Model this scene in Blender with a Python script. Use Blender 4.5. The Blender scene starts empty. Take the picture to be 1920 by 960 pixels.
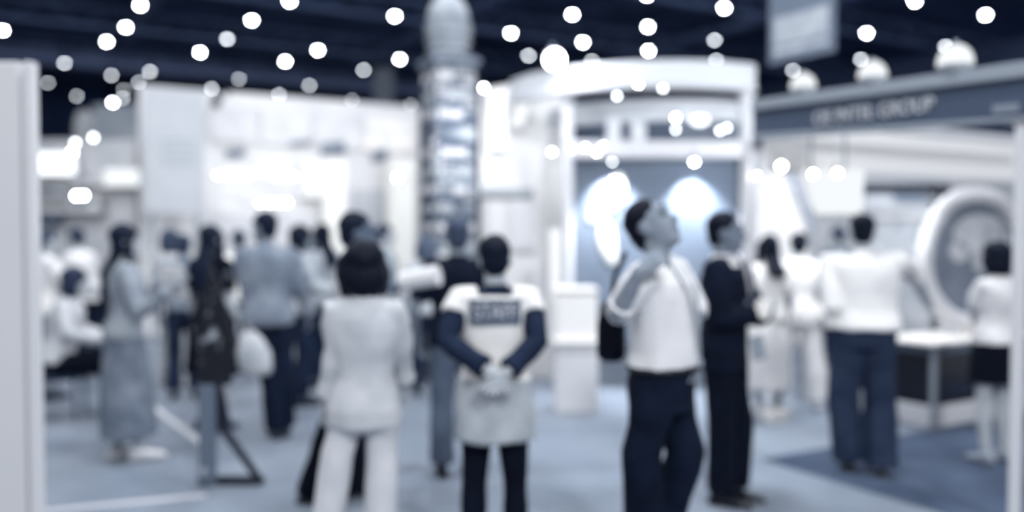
import bpy, bmesh, math, random
from mathutils import Vector, Matrix, Euler, noise
random.seed(7)
V = Vector
SC = bpy.context.scene
COL = SC.collection
PI = math.pi

# ------------------------------------------------------------------ camera
F = 1600.0
CAMZ = 1.63
PITCH = math.atan(50 / F)
cam_d = bpy.data.cameras.new('camera')
cam = bpy.data.objects.new('camera', cam_d)
COL.objects.link(cam)
cam.location = (0, 0, CAMZ)
cam.rotation_euler = (PI / 2 - PITCH, 0, 0)
cam_d.sensor_width = 36
cam_d.lens = F / 1920 * 36
cam_d.clip_end = 300
cam_d.dof.use_dof = True
cam_d.dof.focus_distance = 1.7
cam_d.dof.aperture_fstop = 0.89
cam_d.dof.aperture_ratio = 1.0
SC.camera = cam
RC = Matrix.Rotation(PI / 2 - PITCH, 3, 'X')


def ray(px, py):
    return RC @ V(((px - 960) / F, (480 - py) / F, -1))


def P(px, py, Y):
    d = ray(px, py)
    return V((0, 0, CAMZ)) + d * (Y / d.y)


def G(px, py, z=0.0):
    d = ray(px, py)
    return V((0, 0, CAMZ)) + d * ((z - CAMZ) / d.z)


# ------------------------------------------------------------------ colour
T = (0.85, 0.915, 1.0)
LT = (.9, .945, 1.0)
STOPS = [(0, (3, 6, 20)), (15, (5, 11, 28)), (29, (12, 24, 45)), (40, (22, 34, 58)), (60, (43, 55, 79)), (95, (80, 94, 116)), (147, (133, 145, 161)), (171, (159, 170, 183)),
         (201, (195, 201, 213)), (230, (227, 231, 237)), (255, (255, 255, 255))]


def s2l(c):
    c /= 255
    return c / 12.92 if c <= .04045 else ((c + .055) / 1.055) ** 2.4


def duo(g):
    for (a, ca), (b, cb) in zip(STOPS, STOPS[1:]):
        if g <= b:
            t = (g - a) / (b - a)
            return [s2l(x + (y - x) * t) for x, y in zip(ca, cb)]
    return [1, 1, 1]


def alb(g):
    return tuple(min(.9, c / t / 1.15) for c, t in zip(duo(g), T))


_mats = {}


def mat(g, rough=.7, vary=0, scale=6, bump=0, metal=0, kind='noise', g2=None, stretch=(1, 1, 1), pos=(.35, .65)):
    """Surface whose colour comes from the blue to white tone scale, with an optional procedural pattern."""
    key = (g, rough, vary, scale, bump, metal, kind, g2, stretch, pos)
    if key in _mats:
        return _mats[key]
    m = bpy.data.materials.new('tone_%d' % g)
    m.use_nodes = True
    nt = m.node_tree
    b = nt.nodes['Principled BSDF']
    b.inputs['Roughness'].default_value = rough
    b.inputs['Metallic'].default_value = metal
    b.inputs['Specular IOR Level'].default_value = .35 if rough < .6 else .12
    c1 = alb(g)
    b.inputs['Base Color'].default_value = (*c1, 1)
    if vary or g2 is not None:
        tc = nt.nodes.new('ShaderNodeTexCoord')
        mp = nt.nodes.new('ShaderNodeMapping')
        mp.inputs['Scale'].default_value = stretch
        nt.links.new(tc.outputs['Object'], mp.inputs['Vector'])
        if kind == 'noise':
            tx = nt.nodes.new('ShaderNodeTexNoise')
            tx.inputs['Scale'].default_value = scale
            tx.inputs['Detail'].default_value = 3
            out = tx.outputs['Fac']
        elif kind == 'wave':
            tx = nt.nodes.new('ShaderNodeTexWave')
            tx.inputs['Scale'].default_value = scale
            tx.inputs['Distortion'].default_value = 2
            out = tx.outputs['Fac']
        else:
            tx = nt.nodes.new('ShaderNodeTexVoronoi')
            tx.inputs['Scale'].default_value = scale
            out = tx.outputs['Distance']
        nt.links.new(mp.outputs['Vector'], tx.inputs['Vector'])
        rp = nt.nodes.new('ShaderNodeValToRGB')
        rp.color_ramp.elements[0].position = pos[0]
        rp.color_ramp.elements[1].position = pos[1]
        lo = alb(max(0, g - vary)) if g2 is None else alb(g)
        hi = alb(min(255, g + vary)) if g2 is None else alb(g2)
        rp.color_ramp.elements[0].color = (*lo, 1)
        rp.color_ramp.elements[1].color = (*hi, 1)
        nt.links.new(out, rp.inputs['Fac'])
        nt.links.new(rp.outputs['Color'], b.inputs['Base Color'])
        if bump:
            bp = nt.nodes.new('ShaderNodeBump')
            bp.inputs['Strength'].default_value = bump
            bp.inputs['Distance'].default_value = .01
            nt.links.new(out, bp.inputs['Height'])
            nt.links.new(bp.outputs['Normal'], b.inputs['Normal'])
    _mats[key] = m
    return m


def navy(g, vary=0, scale=.5):
    m = bpy.data.materials.new('navy_paint_%d' % g)
    m.use_nodes = True
    nt = m.node_tree
    bs = nt.nodes['Principled BSDF']
    bs.inputs['Roughness'].default_value = .9
    bs.inputs['Specular IOR Level'].default_value = .1
    c = [x * f for x, f in zip(alb(g), (.62, .78, 1.25))]
    tx = nt.nodes.new('ShaderNodeTexNoise')
    tx.inputs['Scale'].default_value = scale
    tc = nt.nodes.new('ShaderNodeTexCoord')
    nt.links.new(tc.outputs['Object'], tx.inputs['Vector'])
    rp = nt.nodes.new('ShaderNodeValToRGB')
    rp.color_ramp.elements[0].position = .35
    rp.color_ramp.elements[1].position = .65
    rp.color_ramp.elements[0].color = (*[x * (1 - vary) for x in c], 1)
    rp.color_ramp.elements[1].color = (*[x * (1 + vary) for x in c], 1)
    nt.links.new(tx.outputs['Fac'], rp.inputs['Fac'])
    nt.links.new(rp.outputs['Color'], bs.inputs['Base Color'])
    return m


def stone_mat():
    m = bpy.data.materials.new('stone_blocks')
    m.use_nodes = True
    nt = m.node_tree
    b = nt.nodes['Principled BSDF']
    b.inputs['Roughness'].default_value = .85
    tc = nt.nodes.new('ShaderNodeTexCoord')
    uv = nt.nodes.new('ShaderNodeTexBrick')
    uv.inputs['Color1'].default_value = (*alb(190), 1)
    uv.inputs['Color2'].default_value = (*alb(120), 1)
    uv.inputs['Mortar'].default_value = (*alb(62), 1)
    uv.inputs['Scale'].default_value = 1
    uv.inputs['Mortar Size'].default_value = .012
    uv.inputs['Brick Width'].default_value = .24
    uv.inputs['Row Height'].default_value = .105
    nt.links.new(tc.outputs['UV'], uv.inputs['Vector'])
    nz = nt.nodes.new('ShaderNodeTexNoise')
    nz.inputs['Scale'].default_value = 9
    nt.links.new(tc.outputs['Object'], nz.inputs['Vector'])
    mx = nt.nodes.new('ShaderNodeMix')
    mx.data_type = 'RGBA'
    mx.blend_type = 'MULTIPLY'
    mx.inputs['Factor'].default_value = .7
    rp = nt.nodes.new('ShaderNodeValToRGB')
    rp.color_ramp.elements[0].position = .3
    rp.color_ramp.elements[0].color = (.45, .45, .45, 1)
    rp.color_ramp.elements[1].position = .6
    nt.links.new(nz.outputs['Fac'], rp.inputs['Fac'])
    nt.links.new(uv.outputs['Color'], mx.inputs[6])
    nt.links.new(rp.outputs['Color'], mx.inputs[7])
    nt.links.new(mx.outputs[2], b.inputs['Base Color'])
    bp = nt.nodes.new('ShaderNodeBump')
    bp.inputs['Strength'].default_value = .6
    bp.inputs['Distance'].default_value = .02
    nt.links.new(uv.outputs['Fac'], bp.inputs['Height'])
    bp.invert = True
    nt.links.new(bp.outputs['Normal'], b.inputs['Normal'])
    return m


_em = {}


def glow(L, tint=(.93, .97, 1)):
    key = (L, tint)
    if key in _em:
        return _em[key]
    m = bpy.data.materials.new('lamp_glow')
    m.use_nodes = True
    nt = m.node_tree
    nt.nodes.remove(nt.nodes['Principled BSDF'])
    e = nt.nodes.new('ShaderNodeEmission')
    e.inputs['Color'].default_value = (*tint, 1)
    e.inputs['Strength'].default_value = L
    nt.links.new(e.outputs[0], nt.nodes['Material Output'].inputs[0])
    _em[key] = m
    return m


# ------------------------------------------------------------------ object helpers
def tag(o, label=None, cat=None, group=None, kind=None):
    for k, v in (('label', label), ('category', cat), ('group', group), ('kind', kind)):
        if v:
            o[k] = v
    return o


def thing(name, label, cat, loc=(0, 0, 0), rz=0, group=None):
    o = bpy.data.objects.new(name, None)
    COL.objects.link(o)
    o.empty_display_size = .1
    o.location = loc
    o.rotation_euler = (0, 0, rz)
    return tag(o, label, cat, group)


def origin_of(o):
    p = V((0, 0, 0))
    while o is not None:
        p += o.location
        o = o.parent
    return p


def link(name, bm, m, parent=None, world=True, smooth=False, bevel=0):
    """One mesh object. With world=True the bmesh is in world space and gets moved under its unrotated parent."""
    me = bpy.data.meshes.new(name)
    bmesh.ops.recalc_face_normals(bm, faces=bm.faces[:])
    if world and parent is not None:
        bmesh.ops.translate(bm, verts=bm.verts[:], vec=-origin_of(parent))
    bm.to_mesh(me)
    bm.free()
    for x in (m if isinstance(m, (list, tuple)) else [m]):
        me.materials.append(x)
    if smooth:
        me.polygons.foreach_set('use_smooth', [True] * len(me.polygons))
    o = bpy.data.objects.new(name, me)
    COL.objects.link(o)
    if parent is not None:
        o.parent = parent
    elif world:                      # own origin at the base of the thing
        xs = [v.co for v in me.vertices]
        c = V(((min(v.x for v in xs) + max(v.x for v in xs)) / 2, (min(v.y for v in xs) + max(v.y for v in xs)) / 2, min(v.z for v in xs)))
        me.transform(Matrix.Translation(-c))
        o.location = c
    if bevel:
        b = o.modifiers.new('bevel', 'BEVEL')
        b.width = bevel
        b.segments = 2
        b.limit_method = 'ANGLE'
    return o


def add_box(bm, c, size, rz=0, rx=0, ry=0):
    M = Matrix.Translation(V(c)) @ Euler((rx, ry, rz)).to_matrix().to_4x4() @ Matrix.Diagonal((*size, 1))
    return bmesh.ops.create_cube(bm, size=1, matrix=M)


def add_sphere(bm, c, r, rot=None, u=16, v=10):
    if not hasattr(r, '__len__'):
        r = (r, r, r)
    M = Matrix.Translation(V(c)) @ (rot.to_4x4() if rot else Matrix.Identity(4)) @ Matrix.Diagonal((*r, 1))
    bmesh.ops.create_uvsphere(bm, u_segments=u, v_segments=v, radius=1, matrix=M)


def add_rings(bm, rings, n=16):
    """Loft closed loops, rings = [(centre, half axis a, half axis b)], with flat ends."""
    loops = []
    for c, a, b in rings:
        loops.append([bm.verts.new(c + a * math.cos(2 * PI * i / n) + b * math.sin(2 * PI * i / n)) for i in range(n)])
    for A, B in zip(loops, loops[1:]):
        for i in range(n):
            bm.faces.new((A[i], A[(i + 1) % n], B[(i + 1) % n], B[i]))
    bm.faces.new(loops[0][::-1])
    bm.faces.new(loops[-1])


def add_tube(bm, pts, rad, n=12, round_ends=True):
    pts = [V(p) for p in pts]
    if not hasattr(rad, '__len__'):
        rad = [rad] * len(pts)
    rings = []
    side = None
    for i, p in enumerate(pts):
        t = (pts[min(i + 1, len(pts) - 1)] - pts[max(i - 1, 0)]).normalized()
        if side is None:
            side = t.orthogonal().normalized()
        side = (side - t * side.dot(t))
        side = side.normalized() if side.length > 1e-6 else t.orthogonal().normalized()
        up = t.cross(side)
        r = rad[i]
        if round_ends and i == 0:
            for f, g in ((-.95, .3), (-.7, .71)):
                rings.append((p + t * r * f, side * r * g, up * r * g))
        rings.append((p, side * r, up * r))
        if round_ends and i == len(pts) - 1:
            for f, g in ((.7, .71), (.95, .3)):
                rings.append((p + t * r * f, side * r * g, up * r * g))
    add_rings(bm, rings, n)


def add_lathe(bm, c, prof, n=24):
    add_rings(bm, [(V((c[0], c[1], z)), V((r, 0, 0)), V((0, r, 0))) for r, z in prof], n)


def add_prism(bm, poly, thick):
    """Extrude a planar polygon (world points) along the vector thick."""
    a = [bm.verts.new(V(p)) for p in poly]
    b = [bm.verts.new(V(p) + thick) for p in poly]
    n = len(poly)
    bm.faces.new(a[::-1])
    bm.faces.new(b)
    for i in range(n):
        bm.faces.new((a[i], a[(i + 1) % n], b[(i + 1) % n], b[i]))


def wall_box(bm, a, b, z0, z1, t, side=1):
    """Upright slab over the ground line a-b between two heights."""
    a = V((a[0], a[1], 0)); b = V((b[0], b[1], 0))
    d = (b - a).normalized()
    nrm = V((-d.y, d.x, 0)) * t * side
    add_prism(bm, [a + V((0, 0, z0)), b + V((0, 0, z0)), b + V((0, 0, z1)), a + V((0, 0, z1))], nrm)


def text_bm(txt, size, depth):
    cu = bpy.data.curves.new('txt', 'FONT')
    cu.body = txt
    cu.size = size
    cu.extrude = depth
    cu.align_x = 'CENTER'
    cu.align_y = 'CENTER'
    o = bpy.data.objects.new('txt', cu)
    COL.objects.link(o)
    dg = bpy.context.evaluated_depsgraph_get()
    me = bpy.data.meshes.new_from_object(o.evaluated_get(dg))
    bm = bmesh.new()
    bm.from_mesh(me)
    bpy.data.objects.remove(o)
    bpy.data.curves.remove(cu)
    bpy.data.meshes.remove(me)
    return bm


def NB():
    return bmesh.new()


# hall axes found from the photograph's vanishing lines
D1 = V((.863, .505, 0))
D2 = V((-.508, .861, 0))
A1 = math.atan2(D1.y, D1.x)
A2 = math.atan2(D2.y, D2.x)

# ------------------------------------------------------------------ hall shell
CEIL = 9.0


def struct(name, bm, m, **k):
    return tag(link(name, bm, m, **k), kind='structure')


bm = NB()
add_prism(bm, [V((-45, -12, -.2)), V((45, -12, -.2)), V((45, 75, -.2)), V((-45, 75, -.2))], V((0, 0, .2)))
struct('floor', bm, mat(128, .55, vary=7, scale=.9, bump=.02))

bm = NB()
add_prism(bm, [V((-45, 3, CEIL)), V((45, 3, CEIL)), V((45, 75, CEIL)), V((-45, 75, CEIL))], V((0, 0, .25)))
struct('ceiling', bm, navy(124, .3))

RW0, RW1 = P(1920, 75, 33.0), P(1430, 170, 45.6)
rdir = V((-.508, .861, 0))
a = V((RW0.x, RW0.y, 0)) - rdir * 26
bm = NB(); wall_box(bm, a, a + rdir * 70, 0, CEIL, .3, -1)
struct('wall_right', bm, navy(150, .1))
b0 = P(430, 120, 34.0)
b0 = V((b0.x, b0.y, 0)) + D2 * 13
bm = NB(); wall_box(bm, b0 - D1 * 40, b0 + D1 * 45, 0, CEIL, .3, 1)
struct('wall_back', bm, navy(84, .15))
# bulkhead beam across the back of the ceiling
LB = P(430, 135, 36.2)
LB = V((LB.x, LB.y, 0))
bm = NB(); wall_box(bm, LB - D1 * 34, LB + D1 * 24, 7.95, 8.62, .6, 1)
struct('ceiling_beam', bm, navy(190, .08))
# open roof trusses under the dark ceiling
for i, off in enumerate((-14, -8, -2, 4)):
    bm = NB()
    base = LB + D2 * (off - 4)
    for z in (8.9, 8.3):
        a, b = base - D1 * 30, base + D1 * 26
        wall_box(bm, a, b, z - .07, z + .07, .16)
    for j in range(-30, 26, 2):
        add_tube(bm, [base + D1 * j + V((0, 0, 8.3)), base + D1 * (j + 1) + V((0, 0, 8.9)), base + D1 * (j + 2) + V((0, 0, 8.3))], .05, 6)
    struct('ceiling_beam', bm, navy(160, .1))
for i, off in enumerate((-22, -13, -4, 5, 14)):
    bm = NB()
    base = LB + D1 * off - D2 * 2
    wall_box(bm, base - D2 * 26, base, 8.55, 8.85, .3)
    struct('ceiling_beam', bm, navy(150, .1))

# ------------------------------------------------------------------ carpets and tape
A = G(1430, 862); B = G(1762, 962)
dirf = (B - A).normalized()
dirb = (G(1680, 818) - A).normalized()
bm = NB()
add_prism(bm, [A, A + dirf * 4.2, A + dirf * 4.2 + dirb * 5, A + dirb * 5], V((0, 0, .006)))
tag(link('carpet', bm, mat(80, .95, vary=6, scale=3, bump=.1)), 'dark blue carpet on the floor of the booth at right', 'carpet')
bm = NB()
off = V((dirf.y, -dirf.x, 0)) * .03
off = -off if off.x > 0 else off
q = [G(770, 866), G(960, 800), G(1330, 800), A + off, A + dirf * 4 + off, G(900, 1500), G(640, 1200), G(720, 930)]  # upper left edge follows a shadow line, drawn into the carpet outline
add_prism(bm, q, V((0, 0, .006)))
tag(link('carpet', bm, mat(132, .9, vary=4, scale=2)), 'pale grey aisle carpet under the centre of the floor, left edge drawn along a shadow', 'carpet')
for p0, p1, w, lab in ((G(286, 762), G(392, 842), .06, 'pale tape line on the floor right of the long-skirted woman'),
                       (G(60, 961), G(385, 929), .055, 'pale tape line on the floor running into the foot of the display stand')):
    d = (p1 - p0).normalized(); n = V((-d.y, d.x, 0)) * w / 2
    bm = NB(); add_prism(bm, [p0 - n, p1 - n, p1 + n, p0 + n], V((0, 0, .004)))
    tag(link('floor_tape', bm, mat(196, .6)), lab, 'tape')

# ------------------------------------------------------------------ near white partition at the left edge
pr = G(77, 1026)
r = thing('partition_panel', 'tall plain pale grey partition panel standing at the left edge', 'partition', (pr.x - .75, pr.y, 0))
ptop = P(60, 117, pr.y).z
bm = NB(); add_box(bm, (pr.x - .75 - .03, pr.y, ptop / 2), (1.44, .05, ptop))
link('panel', bm, mat(207, .6, vary=2, scale=1), r, bevel=.01)
bm = NB(); add_box(bm, (pr.x - .012, pr.y, ptop / 2), (.05, .062, ptop))
link('edge_post', bm, mat(208, .4), r, bevel=.008)

# ------------------------------------------------------------------ stone tower
TY = 9.0
tc = P(838, 600, TY)
tx, ty = tc.x, tc.y + .3
r = thing('stone_tower', 'square tower of rough stone blocks with a domed lantern top', 'tower', (tx, ty, 0))
STONE = stone_mat()
zb = P(846, 122, TY).z
rot = math.radians(25)


def quad_ring(hw, z):
    return [V((tx, ty, z)) + Matrix.Rotation(rot + PI / 2 * i, 3, 'Z') @ V((hw, hw, 0)) for i in range(4)]


def tower_body():
    bm = NB()
    uvl = bm.loops.layers.uv.new('uv')
    rows = int(zb / .1)
    rnd = random.Random(3)
    loops = []
    for k in range(rows + 1):
        z = zb * k / rows
        hw = .235 - .02 * k / rows
        loops.append([bm.verts.new(p) for p in quad_ring(hw, z)])
    for k in range(rows):
        for i in range(4):
            f = bm.faces.new((loops[k][i], loops[k][(i + 1) % 4], loops[k + 1][(i + 1) % 4], loops[k + 1][i]))
            us = (0, .52, .52, 0)
            for lp, u, kk in zip(f.loops, us, (k, k, k + 1, k + 1)):
                lp[uvl].uv = (u + i * .55, kk * .105)
    bm.faces.new(loops[0][::-1]); bm.faces.new(loops[-1])
    return bm


link('tower_body', tower_body(), STONE, r)
# individual projecting stones so that the face is rough
bm = NB()
rnd = random.Random(5)
for i in range(4):
    ang = rot + PI / 2 * i
    nrm = Matrix.Rotation(ang, 3, 'Z') @ V((0, 1, 0))
    tan = Matrix.Rotation(ang, 3, 'Z') @ V((1, 0, 0))
    for k in range(int(zb / .1)):
        z = .05 + k * .1
        hw = .235 - .02 * z / zb
        u = -hw + .02
        while u < hw - .06:
            w = rnd.uniform(.07, .2)
            w = min(w, hw - u - .01)
            if rnd.random() < .72 and w > .04:
                c = V((tx, ty, z)) + nrm * (hw + .004) + tan * (u + w / 2)
                add_box(bm, c, (w - .012, .02 + rnd.random() * .03, .08), ang)
            u += w
fac = link('stone_facing', bm, [mat(140, .9), mat(176, .9), mat(92, .9), mat(202, .9)], r, bevel=.008)
for i_ in range(0, len(fac.data.polygons), 6):
    fz0 = fac.data.vertices[fac.data.polygons[i_].vertices[0]].co.z + origin_of(fac).z
    rowk = int(fz0 / .1)
    q_ = (3, 2, 1, 2, 3, 0, 1, 2)[rowk % 8] if rnd.random() < .68 else rnd.choice((0, 1, 2, 3))
    for j_ in range(6):
        fac.data.polygons[i_ + j_].material_index = q_
bm = NB()
for z0, z1, hw in ((zb, zb + .05, .25), (zb + .05, zb + .1, .275), (zb + .1, zb + .13, .23)):
    lo, hi = quad_ring(hw, z0), quad_ring(hw, z1)
    add_prism(bm, lo, V((0, 0, z1 - z0)))
link('ledge', bm, mat(128, .8, vary=14, scale=8), r, bevel=.01)
bm = NB()
z = zb + .13
add_lathe(bm, (tx, ty), [(.2, z), (.215, z + .1), (.235, z + .22), (.25, z + .33), (.25, z + .35), (.235, z + .37)], 8)
link('lantern', bm, mat(150, .8, vary=18, scale=9, stretch=(1, 1, 3)), r)
bm = NB()
for k in range(3):
    add_lathe(bm, (tx, ty), [(.222 + .012 * k, z + .05 + .1 * k), (.24 + .012 * k, z + .06 + .1 * k), (.24 + .012 * k, z + .075 + .1 * k), (.222 + .012 * k, z + .085 + .1 * k)], 8)
link('lantern_band', bm, mat(172, .8), r)
bm = NB()
z2 = z + .37
add_lathe(bm, (tx, ty), [(.235, z2), (.228, z2 + .08), (.2, z2 + .17), (.15, z2 + .25), (.09, z2 + .3), (.03, z2 + .33)], 20)
link('dome', bm, mat(166, .7, vary=14, scale=5), r, smooth=True)


# ------------------------------------------------------------------ lamps
def ceiling_light(px, py, br, label, zl=7.6, rad=.066):
    d = ray(px, py)
    p = V((0, 0, CAMZ)) + d * ((zl - CAMZ) / d.z)
    L = 120.0 if br >= 1 else br ** 2.2 * 26
    r = thing('ceiling_light', label, 'light', (p.x, p.y, zl), group=None)
    bm = NB(); add_lathe(bm, p, [(rad * .55, zl + .34), (rad * .75, zl + .3), (rad * 1.1, zl + .12), (rad * 1.15, zl + .02), (rad * 1.02, zl + .01)], 12)
    link('housing', bm, mat(40, .6), r)
    bm = NB(); add_sphere(bm, (p.x, p.y, zl + .02), (rad, rad, rad * .95), u=12, v=8)
    link('lens', bm, glow(L, (.93, .97, 1) if br >= 1 else (.86, .92, 1)), r)
    bm = NB(); add_tube(bm, [(p.x, p.y, zl + .3), (p.x, p.y, CEIL)], .012, 6)
    link('hanging_rod', bm, mat(30, .6), r)


CL = [
    (263, 10, 1, 'round ceiling light touching the top edge above the left crowd'),
    (236, 51, 1, 'bright ceiling light between the top-edge light and the one beside it at left'),
    (200, 78, 1, 'lowest of the three bright ceiling lights in the slanting row at upper left'),
    (5, 57, 1, 'ceiling light half cut off by the left edge of the view'),
    (121, 118, .93, 'pale ceiling light overlapping the roof beam just right of the left partition'),
    (90, 155, .74, 'dim ceiling light just right of the top corner of the left partition'),
    (144, 180, .82, 'dim ceiling light below the roof beam, right of the partition corner'),
    (209, 141, .86, 'pale ceiling light on the lower edge of the roof beam at left'),
    (281, 134, .97, 'bright ceiling light touching the roof beam above the grey banner'),
    (260, 154, .82, 'dim ceiling light touching the bright one above the grey banner'),
    (232, 168, .66, 'dimmest ceiling light of the cluster left of the grey banner'),
    (230, 184, .93, 'pale ceiling light at the upper right of the lowest cluster beside the grey banner'),
    (211, 192, 1, 'brightest and lowest ceiling light of the cluster left of the grey banner'),
    (375, 98, 1, 'bright ceiling light above the right end of the grey banner'),
    (426, 73, .96, 'second ceiling light of the slanting row above the grey banner'),
    (472, 38, 1, 'topmost ceiling light of the slanting row above the grey banner'),
    (543, 2, 1, 'ceiling light cut by the top edge left of the stone tower'),
    (397, 166, .95, 'ceiling light hanging over the top edge of the white stand beside the black dot'),
    (448, 148, .78, 'dim ceiling light on the roof beam above the white stand'),
    (535, 115, 1, 'bright ceiling light just above the roof beam over the white stand'),
    (596, 94, 1, 'bright ceiling light up and right of the one over the white stand'),
    (580, 160, .92, 'pale ceiling light on the roof beam right of the pair over the white stand'),
    (523, 177, .93, 'pale ceiling light at the top edge of the white stand'),
    (660, 187, .66, 'dim grey ceiling light below the beam left of the distant blue banner'),
    (682, 131, .94, 'ceiling light on the roof beam left of the distant blue banner'),
    (750, 111, 1, 'bright ceiling light immediately left of the tower lantern'),
    (740, 30, 1, 'bright lone ceiling light high to the left of the tower dome'),
    (770, 196, .66, 'dim ceiling light touching the left side of the stone tower'),
    (845, -8, 1, 'ceiling light peeping over the very top of the tower dome'),
    (958, 62, 1, 'ceiling light right of the tower lantern'),
    (1073, 27, 1, 'bright ceiling light high above the glaring canopy spotlight'),
    (1093, 79, 1, 'ceiling light just right of the glaring canopy spotlight'),
    (991, 104, .97, 'ceiling light just left of the glaring canopy spotlight'),
    (1110, 114, .86, 'ceiling light half hidden behind the top of the curved canopy'),
    (1213, -9, 1, 'ceiling light cut by the top edge above the middle of the curved canopy'),
    (1215, 50, 1, 'upper ceiling light of the upright pair above the curved canopy'),
    (1216, 95, 1, 'lower ceiling light of the upright pair above the curved canopy'),
    (1358, 15, 1, 'bright ceiling light left of the hanging grey sign'),
    (1340, 75, .9, 'pale ceiling light below and left of the hanging grey sign'),
    (1343, 113, .88, 'pale ceiling light over the right end of the curved canopy'),
    (1715, 2, 1, 'ceiling light cut by the top edge at right'),
    (1848, 28, 1, 'bright ceiling light in the upper right corner'),
    (1625, 62, 1, 'bright ceiling light right of the hanging grey sign'),
    (1614, 111, .93, 'ceiling light just above the middle glow dome on the sign board'),
    (1773, 87, .93, 'ceiling light just above the right glow dome on the sign board'),
    (1487, 132, .92, 'ceiling light just above the left glow dome on the sign board'),
]
for c in CL:
    ceiling_light(*c)


def spotlight(px, py, Y, br, label, rad=None, aim=(0, -1, -.25), group=None, watt=0, spread=70, target=None, L=None):
    """Small can spotlight: can, lens, clamp."""
    p = P(px, py, Y)
    rad = rad or 3.0 / F * Y
    if L is None:
        L = 90.0 if br >= 1 else br ** 2.2 * 24
    r = thing('spotlight', label, 'light', p, group=group)
    d = V(aim).normalized()
    bm = NB(); add_tube(bm, [p - d * min(rad * 4, .11), p - d * min(rad * .3, .02)], [rad * .9, rad * 1.12], 12, False)
    link('can', bm, mat(190, .4), r)
    bm = NB(); add_sphere(bm, p, rad, u=12, v=8)
    link('lens', bm, glow(L, (.93, .97, 1) if br >= 1 else (.88, .93, 1)), r)
    bm = NB(); add_tube(bm, [p - d * min(rad * 2.5, .08), p - d * min(rad * 2.5, .08) + V((0, 0, min(rad * 3.2, .11)))], min(rad * .25, .01), 6)
    link('clamp', bm, mat(120, .4), r)
    if watt:
        ld = bpy.data.lights.new('spot', 'SPOT')
        ld.energy = watt
        ld.color = (.9, .95, 1)
        ld.spot_size = math.radians(spread)
        ld.spot_blend = .75
        ld.shadow_soft_size = .02
        lo = bpy.data.objects.new('spot_beam', ld)
        COL.objects.link(lo)
        lo.parent = r
        lo.location = d * rad * 1.5
        t = (V(target) - (p + lo.location)).normalized()
        lo.rotation_euler = t.to_track_quat('-Z', 'Y').to_euler()
    return r


def point_light(name, loc, watt, r=.15):
    ld = bpy.data.lights.new(name, 'POINT')
    ld.energy = watt
    ld.color = (.92, .96, 1)
    ld.shadow_soft_size = r
    lo = bpy.data.objects.new(name, ld)
    COL.objects.link(lo)
    lo.location = loc
    return lo


# ------------------------------------------------------------------ round booth with curved canopy (centre right)
def circle3(a, b, c):
    ax, ay, bx, by, cx, cy = a.x, a.y, b.x, b.y, c.x, c.y
    d = 2 * (ax * (by - cy) + bx * (cy - ay) + cx * (ay - by))
    ux = ((ax * ax + ay * ay) * (by - cy) + (bx * bx + by * by) * (cy - ay) + (cx * cx + cy * cy) * (ay - by)) / d
    uy = ((ax * ax + ay * ay) * (cx - bx) + (bx * bx + by * by) * (ax - cx) + (cx * cx + cy * cy) * (bx - ax)) / d
    return V((ux, uy, 0)), math.hypot(ax - ux, ay - uy)


BY = 8.5
booth = thing('round_booth', 'white round exhibition booth with curved canopy, columns and a dark lit poster wall', 'booth', (P(1230, 600, BY).x, BY + .3, 0))
WH = mat(186, .5)
pa, pb, pc = P(955, 150, 9.0), P(1240, 112, 7.9), P(1419, 118, 8.1)
cc, cr = circle3(pa, pb, pc)
ztop = pb.z
zbot = P(1240, 162, 7.9).z
a0 = math.atan2(pa.y - cc.y, pa.x - cc.x); a1 = math.atan2(pc.y - cc.y, pc.x - cc.x)
if a0 > 0: a0 -= 2 * PI
if a1 > 0: a1 -= 2 * PI


def arc_band(bm, c, r, t, z0, z1, a0, a1, n=40):
    prev = None
    first = None
    for i in range(n + 1):
        a = a0 + (a1 - a0) * i / n
        u = V((math.cos(a), math.sin(a), 0))
        q = [bm.verts.new(c + u * rr + V((0, 0, zz))) for rr, zz in ((r, z0), (r, z1), (r - t, z1), (r - t, z0))]
        if prev:
            for j in range(4):
                bm.faces.new((prev[j], prev[(j + 1) % 4], q[(j + 1) % 4], q[j]))
        else:
            first = q
        prev = q
    bm.faces.new(first); bm.faces.new(prev[::-1])


bm = NB(); arc_band(bm, cc, cr, .12, zbot, ztop, a0, a1)
link('canopy_band', bm, WH, booth, bevel=.02)
bm = NB(); arc_band(bm, cc, cr - .12, .05, zbot - .0, zbot + .05, a0, a1)
link('canopy_rim', bm, mat(205, .5), booth)
for px, w, py1 in ((1064, .115, 160), (1397, .13, 168)):
    p = P(px, 600, BY)
    zt = P(px, py1, BY).z
    bm = NB(); add_lathe(bm, p, [(w * .7, 0), (w * .7, .06), (w / 2, .08), (w / 2, zt - .06), (w * .75, zt - .02), (w * .75, zt)], 20)
    link('column', bm, mat(196, .5), booth, smooth=False)
pl, pr_ = P(1062, 300, BY), P(1408, 300, BY)


def beam(px0, px1, py0, py1, Y, dep, g, name, parent, tilt=0):
    a, b = P(px0, py0, Y), P(px1, py1, Y)
    bm = NB(); add_box(bm, ((a.x + b.x) / 2, Y, (a.z + b.z) / 2), (abs(b.x - a.x), dep, abs(a.z - b.z)))
    return link(name, bm, g if not isinstance(g, (int, float)) else mat(g, .5), parent, bevel=.008)


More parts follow.
